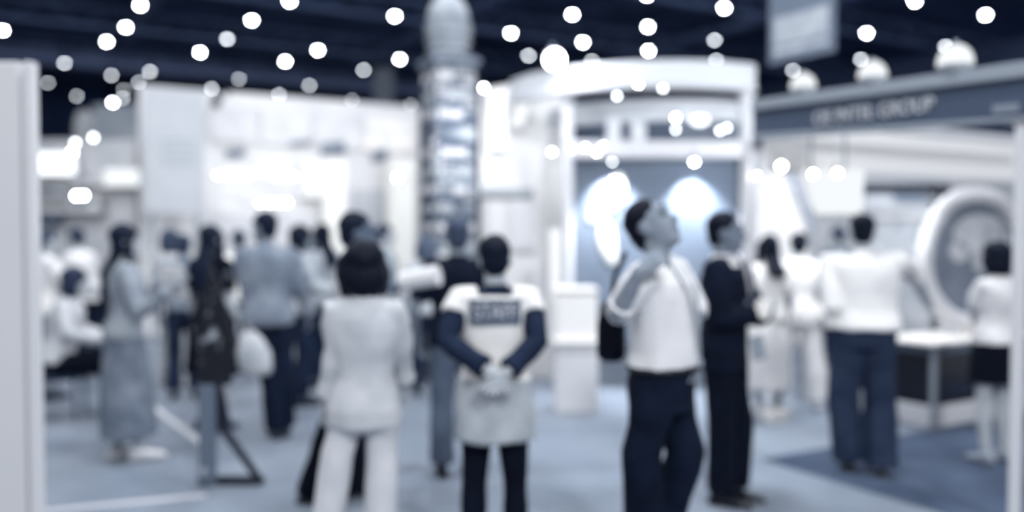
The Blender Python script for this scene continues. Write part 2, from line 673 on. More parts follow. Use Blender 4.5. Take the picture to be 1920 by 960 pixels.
bm = NB(); ctr2 = P(1236, 600, BY + 1.1); arc_band(bm, V((ctr2.x, BY + 1.3, 0)), 1.42, .1, P(1230, 226, BY - .1).z, P(1230, 186, BY - .1).z, -PI * .86, -PI * .14)
link('upper_ring', bm, mat(184, .5), booth, bevel=.015)
beam(1062, 1405, 265, 296, BY, .14, 200, 'lower_crossbeam', booth)
beam(1138, 1163, 224, 266, BY, .08, 192, 'short_post', booth)
beam(1183, 1210, 224, 266, BY, .08, 192, 'short_post', booth)
beam(1066, 1268, 226, 268, BY + .6, .03, 88, 'dark_panel', booth)
beam(1268, 1400, 226, 268, BY + .6, .03, 120, 'dark_panel', booth)
poster = beam(1058, 1388, 297, 640, BY + .12, .05, mat(112, .65, vary=5, scale=2), 'poster_wall', booth)
# pale curved emblem on the poster wall
pts = [(1160, 335), (1158, 352), (1150, 370), (1136, 386), (1120, 398), (1112, 410)]
bm = NB(); add_tube(bm, [P(x, y, BY + .07) for x, y in pts], [.06, .09, .1, .095, .085, .05], 14)
add_tube(bm, [P(x, y, BY + .07) for x, y in ((1136, 428), (1138, 448), (1142, 468), (1148, 488))], [.07, .09, .085, .05], 14)
for v in bm.verts:
    v.co.y = BY + .088 + (v.co.y - BY - .07) * .3
link('emblem', bm, mat(250, .5), poster, smooth=True)
# white side wall at the left of the booth, with its panels
zl = P(900, 168, 9.4); zr = P(1058, 140, 9.4)
bm = NB(); add_prism(bm, [V((zl.x, 9.4, 0)), V((zr.x, 9.4, 0)), V((zr.x, 9.4, zr.z)), V((zl.x, 9.4, zl.z))], V((0, .06, 0)))
side_wall = link('side_wall', bm, mat(220, .5), booth)
beam(898, 1000, 352, 368, 9.36, .06, 170, 'wall_rail', booth)
beam(905, 948, 376, 470, 9.37, .03, 214, 'wall_poster', booth)
beam(955, 1004, 376, 470, 9.37, .03, 205, 'wall_poster', booth)
beam(1030, 1050, 430, 640, 8.3, .1, 226, 'white_post', booth)

# bright light boxes on the side wall
for (x0, x1, y0, y1, lab, sl) in ((916, 950, 168, 282, 'tall glowing light panel on the white wall right of the stone tower', 0),
                                  (974, 1000, 172, 240, 'slanted glowing light strip on the white wall beside the tall light panel', -18)):
    a, b, c, d = P(x0, y0, 9.3), P(x1, y0, 9.3), P(x1 + sl, y1, 9.3), P(x0 + sl, y1, 9.3)
    r = thing('glowing_sign', lab, 'light panel', ((a.x + b.x) / 2, 9.3, d.z))
    bm = NB(); add_prism(bm, [a, b, c, d], V((0, .09, 0))); link('casing', bm, mat(210, .4), r)
    k = V((.012, 0, 0)); z = V((0, 0, .012)); f = V((0, -.004, 0))
    bm = NB(); add_prism(bm, [a + k - z + f, b - k - z + f, c - k + z + f, d + k + z + f], V((0, .006, 0))); link('diffuser', bm, glow(1.7 if sl == 0 else 1.2), r)

# spots of the round booth
spotlight(1040, 112, 7.95, 1, 'glaring spotlight on top of the curved canopy', rad=.075, aim=(.2, -.8, -.5), L=160, watt=150, spread=42, target=V((tx, ty, 2.5)))
spotlight(907, 165, 8.9, 1, 'spotlight at the top left corner of the white side wall by the stone tower')
spotlight(1197, 157, 7.75, 1, 'brightest of the three spotlights on the front of the curved canopy')
spotlight(1157, 180, 7.75, .9, 'spotlight hanging under the canopy, left of the brightest canopy spotlight')
spotlight(1243, 166, 7.75, .9, 'dimmer spotlight right of the brightest canopy spotlight')
spotlight(1267, 221, 8.3, 1, 'bright spotlight on the upper ring of the round booth')
spotlight(1267, 243, 8.3, .82, 'dim spotlight right under the bright one on the upper ring')
spotlight(1350, 245, 8.3, .88, 'left spotlight of the close pair near the right column of the round booth')
spotlight(1363, 240, 8.3, .88, 'right spotlight of the close pair near the right column of the round booth')
spotlight(1035, 285, 8.3, .96, 'spotlight left of the left column at the crossbeam of the round booth')
spotlight(1071, 279, 8.3, .97, 'spotlight at the left end of the crossbeam over the poster wall')
spotlight(1097, 277, 8.3, .97, 'second spotlight from the left on the crossbeam over the poster wall')
spotlight(1131, 274, 8.3, .97, 'spotlight above the left light cone on the poster wall')
pw = P(1150, 430, BY + .1)
spotlight(1119, 285, 8.22, 1, 'spotlight in the bright clump throwing the left light cone on the poster wall', L=60)
spotlight(1148, 303, BY - .1, 1, 'small downlight above the pale emblem on the poster wall', rad=.012, aim=(0, .2, -1), watt=230, spread=92, target=P(1148, 500, BY + .09), L=30)
spotlight(1302, 303, BY - .1, 1, 'downlight throwing the right light cone on the poster wall', rad=.022, aim=(0, .2, -1), watt=230, spread=92, target=P(1302, 500, BY + .09), L=60)
# oval glow lamp in the ring
p = P(1312, 226, 8.35)
r = thing('oval_lamp', 'soft oval lamp between the two crossbeams of the round booth', 'light', p)
bm = NB(); add_sphere(bm, p, (.085, .05, .045)); link('bulb', bm, glow(3.2), r, smooth=True)
bm = NB(); add_tube(bm, [p + V((0, .02, .035)), p + V((0, .02, .14))], .02, 8); link('holder', bm, mat(190, .4), r)

# pedestal
g0, g1 = G(1042, 775), G(1120, 775)
py_ = g0.y
ph = P(1080, 545, py_).z
r = thing('display_pedestal', 'white box pedestal standing left of the man looking up', 'pedestal', ((g0.x + g1.x) / 2, py_ + .19, 0))
cx = (g0.x + g1.x) / 2
bm = NB(); add_box(bm, (cx, py_ + .19, ph * .29), (.385, .38, ph * .58)); link('base', bm, mat(205, .45), r, bevel=.01)
bm = NB(); add_box(bm, (cx, py_ + .2, ph * .77), (.37, .36, ph * .40)); link('upper_box', bm, mat(228, .45), r, bevel=.01)
zs = ph * .585
bm = NB(); add_box(bm, (cx, py_ + .17, zs), (.41, .42, .03)); link('shelf_edge', bm, mat(235, .4), r, bevel=.006)
bm = NB(); add_box(bm, (cx, py_ + .2, ph + .0), (.39, .38, .03)); link('top_board', bm, mat(232, .4), r, bevel=.008)

# ------------------------------------------------------------------ white stand at left along the hall axis
SY = 13.0
s0 = P(268, 160, SY)
S0 = V((s0.x, s0.y, 0))
s_top = s0.z


def on_wall(px, py, off=0.0, base=S0, d=D1):
    """Point where the view ray meets the upright plane through base along d, moved off towards the viewer."""
    n = V((d.y, -d.x, 0))
    q = ray(px, py)
    o = V((0, 0, CAMZ))
    t = (base + n * off - o).dot(n) / q.dot(n)
    return o + q * t


def wall_quad(bm, px0, px1, py0, py1, off, thick, base=S0, d=D1, sl=0):
    a, b = on_wall(px0, py0, off, base, d), on_wall(px1, py0 + sl, off, base, d)
    c, e = on_wall(px1, py1 + sl, off, base, d), on_wall(px0, py1, off, base, d)
    n = V((d.y, -d.x, 0))
    add_prism(bm, [a, b, c, e], -n * thick)
    return (a + b + c + e) / 4


stand = thing('exhibition_stand', 'long white exhibition stand wall behind the crowd left of the stone tower', 'booth', on_wall(520, 600) * 1)
stand.location.z = 0
e0, e1 = on_wall(262, 300), on_wall(786, 300)
bm = NB(); wall_box(bm, e0, e1, 0, s_top, .12, 1)
link('back_wall', bm, mat(216, .6, vary=6, scale=1.2), stand)
for i in range(4):
    x0, x1 = 392 + i * 98, 392 + i * 98 + 92
    bm = NB(); wall_quad(bm, x0, x1, 196 + i * 7, 262 + i * 6, .06, .05, sl=7)
    link('header_panel', bm, mat((206, 214, 208, 232)[i], .5, vary=8, scale=2), stand)
for x0, x1, y0, y1 in ((424, 460, 280, 296), (545, 585, 266, 274), (602, 648, 268, 290), (698, 726, 282, 302)):
    bm = NB()
    c = wall_quad(bm, x0, x1, y0, y1, .09, .03, sl=-3)
    link('dark_emblem', bm, mat(128, .6, vary=14, scale=9), stand, bevel=.01)
for x0, x1 in ((612, 648), (736, 778)):
    bm = NB(); wall_quad(bm, x0, x1, 300, 700, .5, .3)
    link('front_column', bm, mat(246, .5), stand, bevel=.02)
bm = NB(); wall_quad(bm, 660, 735, 355, 700, .02, .04); link('grey_door_panel', bm, mat(190, .6), stand)
bm = NB(); wall_quad(bm, 400, 600, 400, 700, .03, .04); link('lower_panel', bm, mat(205, .6), stand)

bn = on_wall(325, 280, .7)
r = thing('grey_banner', 'tall grey banner panel with faint text lines at the left end of the white stand', 'banner', (bn.x, bn.y, 0))
bm = NB(); wall_quad(bm, 270, 384, 163, 398, .7, .06, sl=8); link('panel', bm, mat(188, .6, vary=4, scale=1.5), r, bevel=.01)
bm = NB()
for y in (262, 276, 290, 304):
    wall_quad(bm, 302, 366, y, y + 5, .705, .006)
link('text_lines', bm, mat(172, .6), r)
bm = NB()
for x in (286, 370):
    p = on_wall(x, 390, .66)
    add_tube(bm, [V((p.x, p.y, 0)), p], .03, 8)
link('stand_post', bm, mat(150, .5), r)

# black ball camera over the stand
p = on_wall(405, 190, .3)
r = thing('dome_camera', 'small black ball camera above the top edge of the white stand', 'camera', p)
bm = NB(); add_sphere(bm, p, .085); link('ball', bm, mat(20, .4), r, smooth=True)
bm = NB(); add_tube(bm, [p, p + V((0, .0, .15)), p + V((.1, .25, .15))], .025, 8); link('arm', bm, mat(40, .4), r)


# linear lights and downlights of the stand
def tube_light(px0, px1, py, off, label, L=14, r_=.022):
    a, b = on_wall(px0, py, off), on_wall(px1, py + 1, off)
    r = thing('tube_light', label, 'light', (a + b) / 2)
    bm = NB(); add_tube(bm, [a, b], r_, 10); link('tube', bm, glow(L), r)
    bm = NB(); add_box(bm, (a + b) / 2 + V((0, .03, .045)), ((b - a).length, .05, .03), A1); link('fitting', bm, mat(210, .4), r)
    bm = NB()
    for q in (a, b):
        add_tube(bm, [q + V((0, .03, .05)), q + V((-.0, .03, .25))], .01, 6)
    link('hanger', bm, mat(180, .4), r)


tube_light(407, 468, 328, .5, 'long glowing tube light at the left of the white stand', 10)
tube_light(478, 502, 322, .45, 'short dimmer tube light between the long ones on the white stand', 7)
tube_light(514, 552, 331, .5, 'glowing tube light right of the dimmer short one on the white stand', 10)
for i, x in enumerate((488, 505, 523, 538)):
    q = on_wall(x, 380, .5)
    spotlight(x, 380, q.y, 1, ('leftmost', 'second from left', 'third from left', 'rightmost')[i] + ' of the four downlights in a row on the white stand',
              rad=.03, group='downlights in a row on the white stand', L=22)
q = on_wall(746, 333, .75)
spotlight(746, 333, q.y, 1, 'spotlight on the white front column just left of the stone tower')
q = on_wall(515, 322, .6)
spotlight(515, 322, q.y, 1, 'round spotlight between the tube lights of the white stand')
# big glowing light box on the stand
bm = NB()
c = on_wall(590, 340, .2)
r = thing('light_box', 'large glowing white light box in the middle of the white stand', 'light panel', c)
bm = NB(); wall_quad(bm, 566, 622, 300, 372, .16, .1); link('casing', bm, mat(220, .4), r)
bm = NB(); wall_quad(bm, 569, 619, 303, 369, .17, .02); link('diffuser', bm, glow(1.25), r)

# distant blue grey banner
p = P(718, 150, 26)
r = thing('hanging_banner', 'distant blue-grey banner hanging left of the tower lantern', 'banner', (p.x, p.y, P(718, 215, 26).z))
a, b = P(700, 128, 26), P(738, 215, 26)
bm = NB(); add_box(bm, ((a.x + b.x) / 2, 26, (a.z + b.z) / 2), (b.x - a.x, .04, a.z - b.z)); link('cloth', bm, mat(130, .8, vary=6, scale=1), r)
bm = NB()
for x in (a.x + .05, b.x - .05):
    add_tube(bm, [(x, 26, a.z - .05), (x, 26, CEIL)], .012, 6)
link('hanging_cable', bm, mat(60, .5), r)

# ------------------------------------------------------------------ far left stand
LY = 16.0
fl = thing('exhibition_stand', 'distant white stand with shelves beside the left partition', 'booth', (P(130, 500, LY).x, LY + .3, 0))
beam(30, 262, 262, 640, LY + .4, .1, mat(196, .6, vary=10, scale=1.2), 'back_wall', fl)
for y in (342, 366, 392):
    beam(66, 200, y, y + 6, LY + .2, .35, 214, 'shelf', fl)
for i, (x0, x1, y0, y1, g) in enumerate(((70, 92, 350, 366, 120), (100, 120, 352, 366, 150), (128, 150, 374, 392, 160), (160, 188, 374, 392, 180), (66, 112, 398, 420, 96), (130, 160, 330, 342, 170))):
    a, b = P(x0, y0, LY + .1), P(x1, y1, LY + .1)
    zb2 = {366: P(0, 366, LY + .2).z + .004, 392: P(0, 392, LY + .2).z + .004, 342: P(0, 342, LY + .2).z + .004}.get(y1, b.z)
    bm = NB(); add_box(bm, ((a.x + b.x) / 2, LY + .16, zb2 + (a.z - b.z) * .45), (b.x - a.x, .2, (a.z - b.z) * .9))
    tag(link('display_box', bm, mat(g, .6), bevel=.02),
        ('dark box at the left of the top shelf of the distant stand', 'grey box next to the dark one on the top shelf', 'grey box on the middle shelf of the distant stand',
         'pale box right of the grey box on the middle shelf', 'wide dark box under the lowest shelf by the left partition', 'pale box above the top shelf of the distant stand')[i], 'box', 'boxes on the distant shelves')
a, b = P(48, 288, LY), P(140, 326, LY)
r = thing('light_box', 'bright glowing light box beside the left partition', 'light panel', ((a.x + b.x) / 2, LY, b.z))
bm = NB(); add_box(bm, ((a.x + b.x) / 2, LY + .05, (a.z + b.z) / 2), (b.x - a.x + .06, .1, a.z - b.z + .06)); link('casing', bm, mat(210, .4), r)
bm = NB(); add_box(bm, ((a.x + b.x) / 2, LY - .01, (a.z + b.z) / 2), (b.x - a.x, .02, a.z - b.z)); link('diffuser', bm, glow(2.2), r)
a, b = P(196, 318, LY), P(270, 348, LY)
r = thing('light_box', 'soft glowing light box left of the grey banner', 'light panel', ((a.x + b.x) / 2, LY, b.z))
bm = NB(); add_box(bm, ((a.x + b.x) / 2, LY + .05, (a.z + b.z) / 2), (b.x - a.x + .06, .1, a.z - b.z + .06)); link('casing', bm, mat(210, .4), r)
bm = NB(); add_box(bm, ((a.x + b.x) / 2, LY - .01, (a.z + b.z) / 2), (b.x - a.x, .02, a.z - b.z)); link('diffuser', bm, glow(1.15), r)
for x, y, b_, lab in ((60, 226, 1, 'bright lamp on the edge of the left partition, upper of two'), (62, 285, 1, 'bright lamp on the edge of the left partition, lower of two'),
                      (135, 286, 1, 'bright lamp at the right end of the glowing light box'), (141, 268, .9, 'dim lamp above the right end of the glowing light box'),
                      (175, 258, .88, 'dim lamp right of the glowing light box near the flags'),
                      (143, 367, 1, 'left lamp of the touching pair on the distant shelves'), (157, 367, 1, 'right lamp of the touching pair on the distant shelves')):
    spotlight(x, y, LY - 1.0 if x < 70 else LY - .2, b_, lab)
for x, y0, y1, lab in ((163, 206, 262, 'pale feather flag left of the lamp cluster'), (214, 216, 262, 'pale feather flag left of the grey banner')):
    p0, p1 = P(x, y1, 17.5), P(x, y0, 17.5)
    r = thing('feather_flag', lab, 'flag', (p0.x - .2, 17.5, 0))
    bm = NB(); add_tube(bm, [(p0.x - .2, 17.5, 0), (p0.x - .2, 17.5, p1.z - .1), (p0.x, 17.5, p1.z)], .02, 8); link('pole', bm, mat(180, .4), r)
    bm = NB(); add_rings(bm, [(V((p0.x - .05, 17.5, z_)), V((w, 0, 0)), V((0, .012, 0))) for z_, w in ((p0.z - .6, .08), (p0.z, .2), ((p0.z + p1.z) / 2, .22), (p1.z - .08, .16), (p1.z, .05))], 14)
    link('flag_cloth', bm, mat(196, .7, vary=10, scale=2), r, smooth=True)
beam(176, 268, 196, 300, LY + 1.0, .08, mat(150, .7, vary=12, scale=1), 'grey_panel', fl)

# ------------------------------------------------------------------ hanging sign (top right)
HY = 9.0
h0 = P(1441, 60, 9.6); Hb = V((h0.x, h0.y, 0))
cxy = on_wall(1502, 60, 0, Hb, -D2)
r = thing('hanging_sign', 'grey rectangular sign hanging from the ceiling above the right booth', 'sign', cxy)
bm = NB(); a_ = on_wall(1441, 122, 0, Hb, -D2); b_ = on_wall(1563, 100, 0, Hb, -D2)
zt = a_.z + .95
sg = V((a_.x, a_.y, a_.z)); sh = V((b_.x, b_.y, a_.z))
add_prism(bm, [sg, sh, V((sh.x, sh.y, zt)), V((sg.x, sg.y, zt))], V((D2.y, -D2.x, 0)) * .04)
board = link('board', bm, mat(108, .5), r, bevel=.008)
bm = NB(); n = V((-D2.y, D2.x, 0)); n = n if n.y < 0 else -n
u = (sh - sg)
for f0, f1, g in ((.09, .17, 0), (.2, .52, 0)):
    q0, q1 = sg + u * .08 + n * .004, sg + u * .92 + n * .004
    add_prism(bm, [V((q0.x, q0.y, a_.z + .95 * f0)), V((q1.x, q1.y, a_.z + .95 * f0)), V((q1.x, q1.y, a_.z + .95 * f1)), V((q0.x, q0.y, a_.z + .95 * f1))], -n * .006)
link('pale_field', bm, mat(165, .5, vary=10, scale=6), r)
bm = NB()
for f in (.12, .88):
    q = sg + u * f
    add_tube(bm, [V((q.x, q.y + .02, zt - .02)), V((q.x, q.y + .02, CEIL))], .01, 6)
link('hanging_cable', bm, mat(40, .5), r)

# ------------------------------------------------------------------ right booth with fascia
fa = V((1.735, 6.1, 0)); fb = V((2.69, 4.55, 0)); fd = (fb - fa).normalized()
fe = fb + fd * .35
fn = V((fd.y, -fd.x, 0))
if fn.y > 0: fn = -fn
rb = thing('shell_booth', 'white shell booth with a blue-grey name board at right', 'booth', ((fa + fe) / 2))


def fz(px, py):
    n = fn; q = ray(px, py); o = V((0, 0, CAMZ)); t = (fa - o).dot(n) / q.dot(n)
    return o + q * t


Lx, Rx = 1412, 1935


def fline(yl, yr):      # photo rows at x=1416 and x=1915 extended to the board ends
    s = (yr - yl) / 499
    return fz(Lx, yl + (Lx - 1416) * s), fz(Rx, yl + (Rx - 1416) * s)


t0, t1 = fline(207, 146); b0_, b1_ = fline(252, 219); l0, l1 = fline(189, 117); c0, c1 = fline(263, 226)
bm = NB(); add_prism(bm, [b0_, b1_, t1, t0], -fn * .05)
board = link('name_board', bm, mat(84, .6), rb)
bm = NB(); add_prism(bm, [t0 + fn * .03, t1 + fn * .03, l1 + fn * .03, l0 + fn * .03], -fn * .1); link('top_trim', bm, mat(150, .5), rb, bevel=.006)
bm = NB(); add_prism(bm, [c0 + fn * .02, c1 + fn * .02, b1_ + fn * .02, b0_ + fn * .02], -fn * .09); link('bottom_trim', bm, mat(150, .5), rb, bevel=.004)
# lettering on the board
tb = text_bm('OE INTEL GROUP', .125, .006)
ta, tb_ = fz(1528, 224), fz(1752, 196)
xs = [v.co.x for v in tb.verts]; wtxt = max(xs) - min(xs)
ux = (tb_ - ta)
uz = V((0, 0, 1))
for v in tb.verts:
    v.co = (ta + tb_) / 2 + ux * (v.co.x / wtxt) + uz * (v.co.y * 1.0) + fn * (.008 + v.co.z)
letters = link('lettering', tb, mat(190, .5), board)
# number plate at the right of the board
na, nb_ = fz(1862, 214), fz(1912, 209)
nc, nd = fz(1912, 193), fz(1862, 197)
bm = NB(); add_prism(bm, [na, nb_, nc, nd], fn * .01); link('number_plate', bm, mat(135, .5), board)
# posts
pR = fz(1925, 300); pL = fz(1404, 300)
zc = b0_.z
for q, w, z1 in ((pR, .05, c1.z), (pL, .055, c0.z)):
    bm = NB(); add_box(bm, (q.x, q.y + .05, z1 / 2 + .004), (w, w, z1 - .008), math.atan2(fd.y, fd.x)); link('post', bm, mat(206, .4), rb, bevel=.006)
# white header along the open left side, solid wall only at its far end
sw0 = fa + D1 * .12
w0 = fa + D1 * 4.3; w1 = w0 + fd * 4.5
bm = NB(); wall_box(bm, sw0, w0, 2.07, 2.40, .05, 1); link('side_header', bm, mat(226, .5), rb)
bm = NB(); wall_box(bm, sw0, w0, 2.045, 2.075, .08, 1); link('header_trim', bm, mat(190, .5), rb)
bm = NB(); wall_box(bm, w0, w1, .007, 2.5, .06, 1); link('back_wall', bm, mat(208, .6, vary=4, scale=1), rb)
# pale stand beyond the open side
bs = thing('exhibition_stand', 'pale grey stand wall far behind the broad man in the white shirt', 'booth', (6.2, 12.2, 0))
bm = NB(); wall_box(bm, V((3.2, 11.6, 0)), V((9.4, 13.8, 0)), 0, 2.7, .1, 1); link('back_wall', bm, mat(190, .6, vary=12, scale=1), bs)
bm = NB(); wall_box(bm, V((3.4, 11.5, 0)), V((6.6, 12.64, 0)), 1.9, 2.05, .06, -1); link('header_strip', bm, mat(206, .6), bs)
# ceiling grid of the booth
bm = NB()
for i in range(3):
    q = fa + fd * (.3 + i * .75)
    wall_box(bm, q + D1 * .15, q + D1 * 3.0, 2.36, 2.42, .05)
link('roof_bar', bm, mat(196, .5), rb)
# domes added to glow like wall-wash light above the fascia
for px, py, s, lab in ((1500, 180, 1.0, 'left'), (1630, 163, 1.02, 'middle'), (1785, 140, 1.15, 'right')):
    q = fz(px, py) - fn * .03
    zb_ = (l0 + (l1 - l0) * ((px - Lx) / (Rx - Lx))).z + .022
    R = .084 * s
    r = thing('glow_dome', '%s dome made to glow as the light wash above the blue-grey name board' % lab, 'light', (q.x, q.y, zb_))
    bm = NB(); add_lathe(bm, q, [(R, zb_ + .02), (R * .97, zb_ + .05 * s), (R * .8, zb_ + .085 * s), (R * .5, zb_ + .11 * s), (R * .2, zb_ + .12 * s)], 18)
    link('shade', bm, glow(1.1), r, smooth=True)
    bm = NB(); add_lathe(bm, q, [(R * .7, zb_ - .02), (R * .9, zb_), (R * .9, zb_ + .02)], 18); link('base', bm, mat(170, .4), r)
    bm = NB(); add_sphere(bm, (q.x, q.y, zb_ + .122 * s), R * .2); link('finial', bm, mat(120, .4), r)


def rp(px, py, dep):
    """Point in the right booth on the upright plane parallel to its board, dep metres behind it."""
    q = ray(px, py); o = V((0, 0, CAMZ)); t = (fa - fn * dep - o).dot(fn) / q.dot(fn)
    return o + q * t


def rquad(bm, x0, x1, y0, y1, dep, thick):
    add_prism(bm, [rp(x0, y0, dep), rp(x1, y0, dep), rp(x1, y1, dep), rp(x0, y1, dep)], -fn * thick)


c = rp(1550, 360, .42)
r = thing('light_box', 'tapered white glowing box lamp behind the man in the white shirt', 'light panel', (c.x, c.y, c.z))
bm = NB()
add_prism(bm, [rp(1502, 318, .42), rp(1601, 316, .42), rp(1596, 402, .42), rp(1528, 402, .42)], -fn * .12); link('shade', bm, glow(1.0), r)
bm = NB()
for x in (1520, 1584):
    p = rp(x, 318, .46); add_tube(bm, [p, V((p.x, p.y, 2.38))], .01, 6)
link('hanging_rod', bm, mat(150, .4), r)
c = rp(1452, 480, 1.8)
r = thing('white_board', 'tall rounded white display board behind the pair in white', 'board', (c.x, c.y, 0))
bm = NB(); add_prism(bm, [rp(1420, 640, 1.8), rp(1420, 345, 1.8), rp(1436, 325, 1.8), rp(1462, 325, 1.8), rp(1490, 365, 1.8), rp(1508, 420, 1.8), rp(1512, 640, 1.8)], -fn * .05); link('panel', bm, mat(228, .5), r, bevel=.01)
bm = NB(); add_tube(bm, [rp(1478, 318, 1.74), rp(1500, 372, 1.74), rp(1524, 430, 1.74)], .025, 10); link('dark_edge', bm, mat(120, .5), r)
bm = NB()
for x in (1428, 1502):
    p = rp(x, 640, 1.84); add_tube(bm, [V((p.x, p.y, 0)), p + V((0, 0, .05))], .02, 8)
link('leg', bm, mat(140, .5), r)
for x, y, rr, lab in ((1420, 330, None, 'round spotlight at the left corner of the round-edged white board'), (1465, 312, .022, 'large bright spotlight at the top of the round-edged white board'),
                      (1525, 327, .018, 'left spotlight at the top of the tapered box lamp'), (1570, 325, .018, 'right spotlight at the top of the tapered box lamp')):
    spotlight(x, y, rp(x, y, .08 if x < 1500 else .3).y, 1, lab, rad=rr)
c = rp(1672, 480, 2.6)
r = thing('display_cabinet', 'grey display cabinet with a dark top edge against the back of the right booth', 'cabinet', (c.x, c.y, 0))
bm = NB(); rquad(bm, 1604, 1742, 362, 640, 2.6, .3); link('body', bm, mat(176, .6, vary=14, scale=4), r)
bm = NB(); rquad(bm, 1604, 1742, 345, 362, 2.58, .34); link('top_edge', bm, mat(28, .5), r, bevel=.008)
bm = NB(); rquad(bm, 1676, 1738, 364, 380, 2.58, .02); link('screen', bm, mat(110, .4), r)
bm = NB()
for y in (384, 404):
    rquad(bm, 1606, 1730, y, y + 7, 2.56, .04)
link('shelf', bm, mat(196, .5), r)

# showcase counter: set back in the booth, long side along the hall axis
g = G(1750, 806)
ca = V((g.x, g.y, 0)); cdir = D1
cl = 1.25
r = thing('showcase_counter', 'white topped showcase counter with a dark glass front under the oval sign', 'counter', ca + D1 * cl / 2 + D2 * .2)
zt1 = P(1742, 640, g.y).z


def cbox(name, u0, u1, v0, v1, z0, z1, m, bev=.008):
    bm = NB()
    add_prism(bm, [ca + D1 * u0 + D2 * v0 + V((0, 0, z0)), ca + D1 * u1 + D2 * v0 + V((0, 0, z0)), ca + D1 * u1 + D2 * v1 + V((0, 0, z0)), ca + D1 * u0 + D2 * v1 + V((0, 0, z0))], V((0, 0, z1 - z0)))
    return link(name, bm, m, r, bevel=bev)


cbox('plinth', 0, cl, 0, .42, .007, .18, mat(200, .5))
cbox('dark_front', .02, cl - .02, .02, .40, .18, zt1 - .11, mat(16, .3))
cbox('rim', -.01, cl + .01, -.01, .43, zt1 - .11, zt1 - .035, mat(100, .5))
cbox('counter_top', -.07, cl + .03, -.05, .46, zt1 - .035, zt1, mat(238, .4))
bm = NB()
for i in range(15):
    q = ca + D1 * (.07 + i * .075) + D2 * .012
    s = .028
    for zz in (.27, .33):
        add_prism(bm, [q + V((0, 0, zz - s)), q + D1 * s + V((0, 0, zz)), q + V((0, 0, zz + s)), q - D1 * s + V((0, 0, zz))], D2 * .01)
link('diamond_trim', bm, mat(52, .5), r)
cbox('corner_post', -.015, .03, -.015, .03, .007, zt1 - .04, mat(150, .5))

# oval ring sign
RB = ca + D2 * .22
rpt = lambda x, y: on_wall(x, y, 0, RB, D1)
rc = (rpt(1722, 480) + rpt(1925, 480)) / 2
e1_ = (rpt(1925, 480) - rpt(1722, 480)) / 2
e1_.z = 0
zlo = zt1 + .004
zhi = 2.02
rc.z = (zlo + zhi) / 2
ez = V((0, 0, (zhi - zlo) / 2))
fn = -D2
ez_n = ez.normalized(); ex_n = e1_.normalized()
r = thing('oval_sign', 'large pale oval ring frame with a dark disc standing on the showcase counter', 'sign', (rc.x, rc.y, rc.z - ez.length))
bm = NB()
N = 48
loops = []
rt = .08
for i in range(N):
    a = 2 * PI * i / N
    c_ = rc + (e1_ - ex_n * rt) * math.cos(a) + (ez - ez_n * rt) * math.sin(a)
    rad = (e1_.normalized() * math.cos(a) + ez_n * math.sin(a))
    loops.append([bm.verts.new(c_ + rad * rt * math.cos(b) + fn * .06 * math.sin(b)) for b in [2 * PI * j / 12 for j in range(12)]])
for i in range(N):
    for j in range(12):
        bm.faces.new((loops[i][j], loops[(i + 1) % N][j], loops[(i + 1) % N][(j + 1) % 12], loops[i][(j + 1) % 12]))
link('ring_frame', bm, mat(208, .45), r, smooth=True)
bm = NB(); add_prism(bm, [rc + (e1_ * .9 * math.cos(2 * PI * i / 40) + ez * .9 * math.sin(2 * PI * i / 40)) for i in range(40)], -fn * .03)
disc = link('disc', bm, mat(120, .5, vary=10, scale=3), r)
bm = NB()
for dx, dy, w, h in ((.1, .42, .62, .34), (.5, .1, .34, .55), (-.38, .12, .22, .18), (.12, -.05, .2, .2)):
    add_prism(bm, [rc + fn * .006 + e1_ * (dx + w * math.cos(2 * PI * i / 20)) * .8 + ez * (dy + h * math.sin(2 * PI * i / 20)) * .8 for i in range(20)], -fn * .007)
link('pale_motif', bm, mat(188, .5, vary=10, scale=5), disc)
for f in (-.45, .45):
    q = rc + e1_ * f
    bm = NB(); add_box(bm, (q.x, q.y, zlo + .045), (.05, .16, .09), A1)
    link('foot_block', bm, mat(190, .5), r, bevel=.006)

# ------------------------------------------------------------------ easel display stand at left (seen from its edge)
g = G(388, 912); EY = g.y
r = thing('display_stand', 'upright dark display stand with a triangular foot seen edge-on at left', 'display stand', (g.x, g.y, 0))
gz = lambda py: P(388, py, EY).z
xm = lambda px: P(px, 700, EY).x
bm = NB(); add_box(bm, (xm(388), EY, gz(722) / 2), (xm(404) - xm(372), .03, gz(722))); link('lower_panel', bm, mat(104, .5), r, bevel=.006)
bm = NB(); add_tube(bm, [V((xm(392), EY + .03, gz(470))), V((xm(398), EY + .03, gz(720))), V((xm(410), EY + .03, gz(800))), V((xm(482), EY + .03, .035))], [.014, .026, .028, .026], 10)
link('rear_strut', bm, mat(26, .5), r)
bm = NB(); add_tube(bm, [V((xm(374), EY + .03, .032)), V((xm(484), EY + .03, .032))], .03, 10)
link('foot_bar', bm, mat(24, .5), r)
bm = NB(); add_prism(bm, [V((xm(380), EY + .02, gz(722))), V((xm(412), EY + .02, gz(722))), V((xm(428), EY + .02, gz(800))), V((xm(404), EY + .02, gz(800)))], V((0, .03, 0))); link('brace_plate', bm, mat(20, .5), r)
bm = NB(); add_prism(bm, [V((xm(368), EY, gz(722))), V((xm(432), EY, gz(722))), V((xm(440), EY, gz(640))), V((xm(420), EY, gz(560))), V((xm(398), EY, gz(500))), V((xm(374), EY, gz(560)))], V((0, .03, 0)))
link('poster', bm, mat(12, .5, g2=160, vary=1, scale=9, pos=(.57, .7)), r)
bm = NB(); add_sphere(bm, (xm(384), EY - .03, .09), .04); link('weight_knob', bm, mat(126, .4), r, smooth=True)

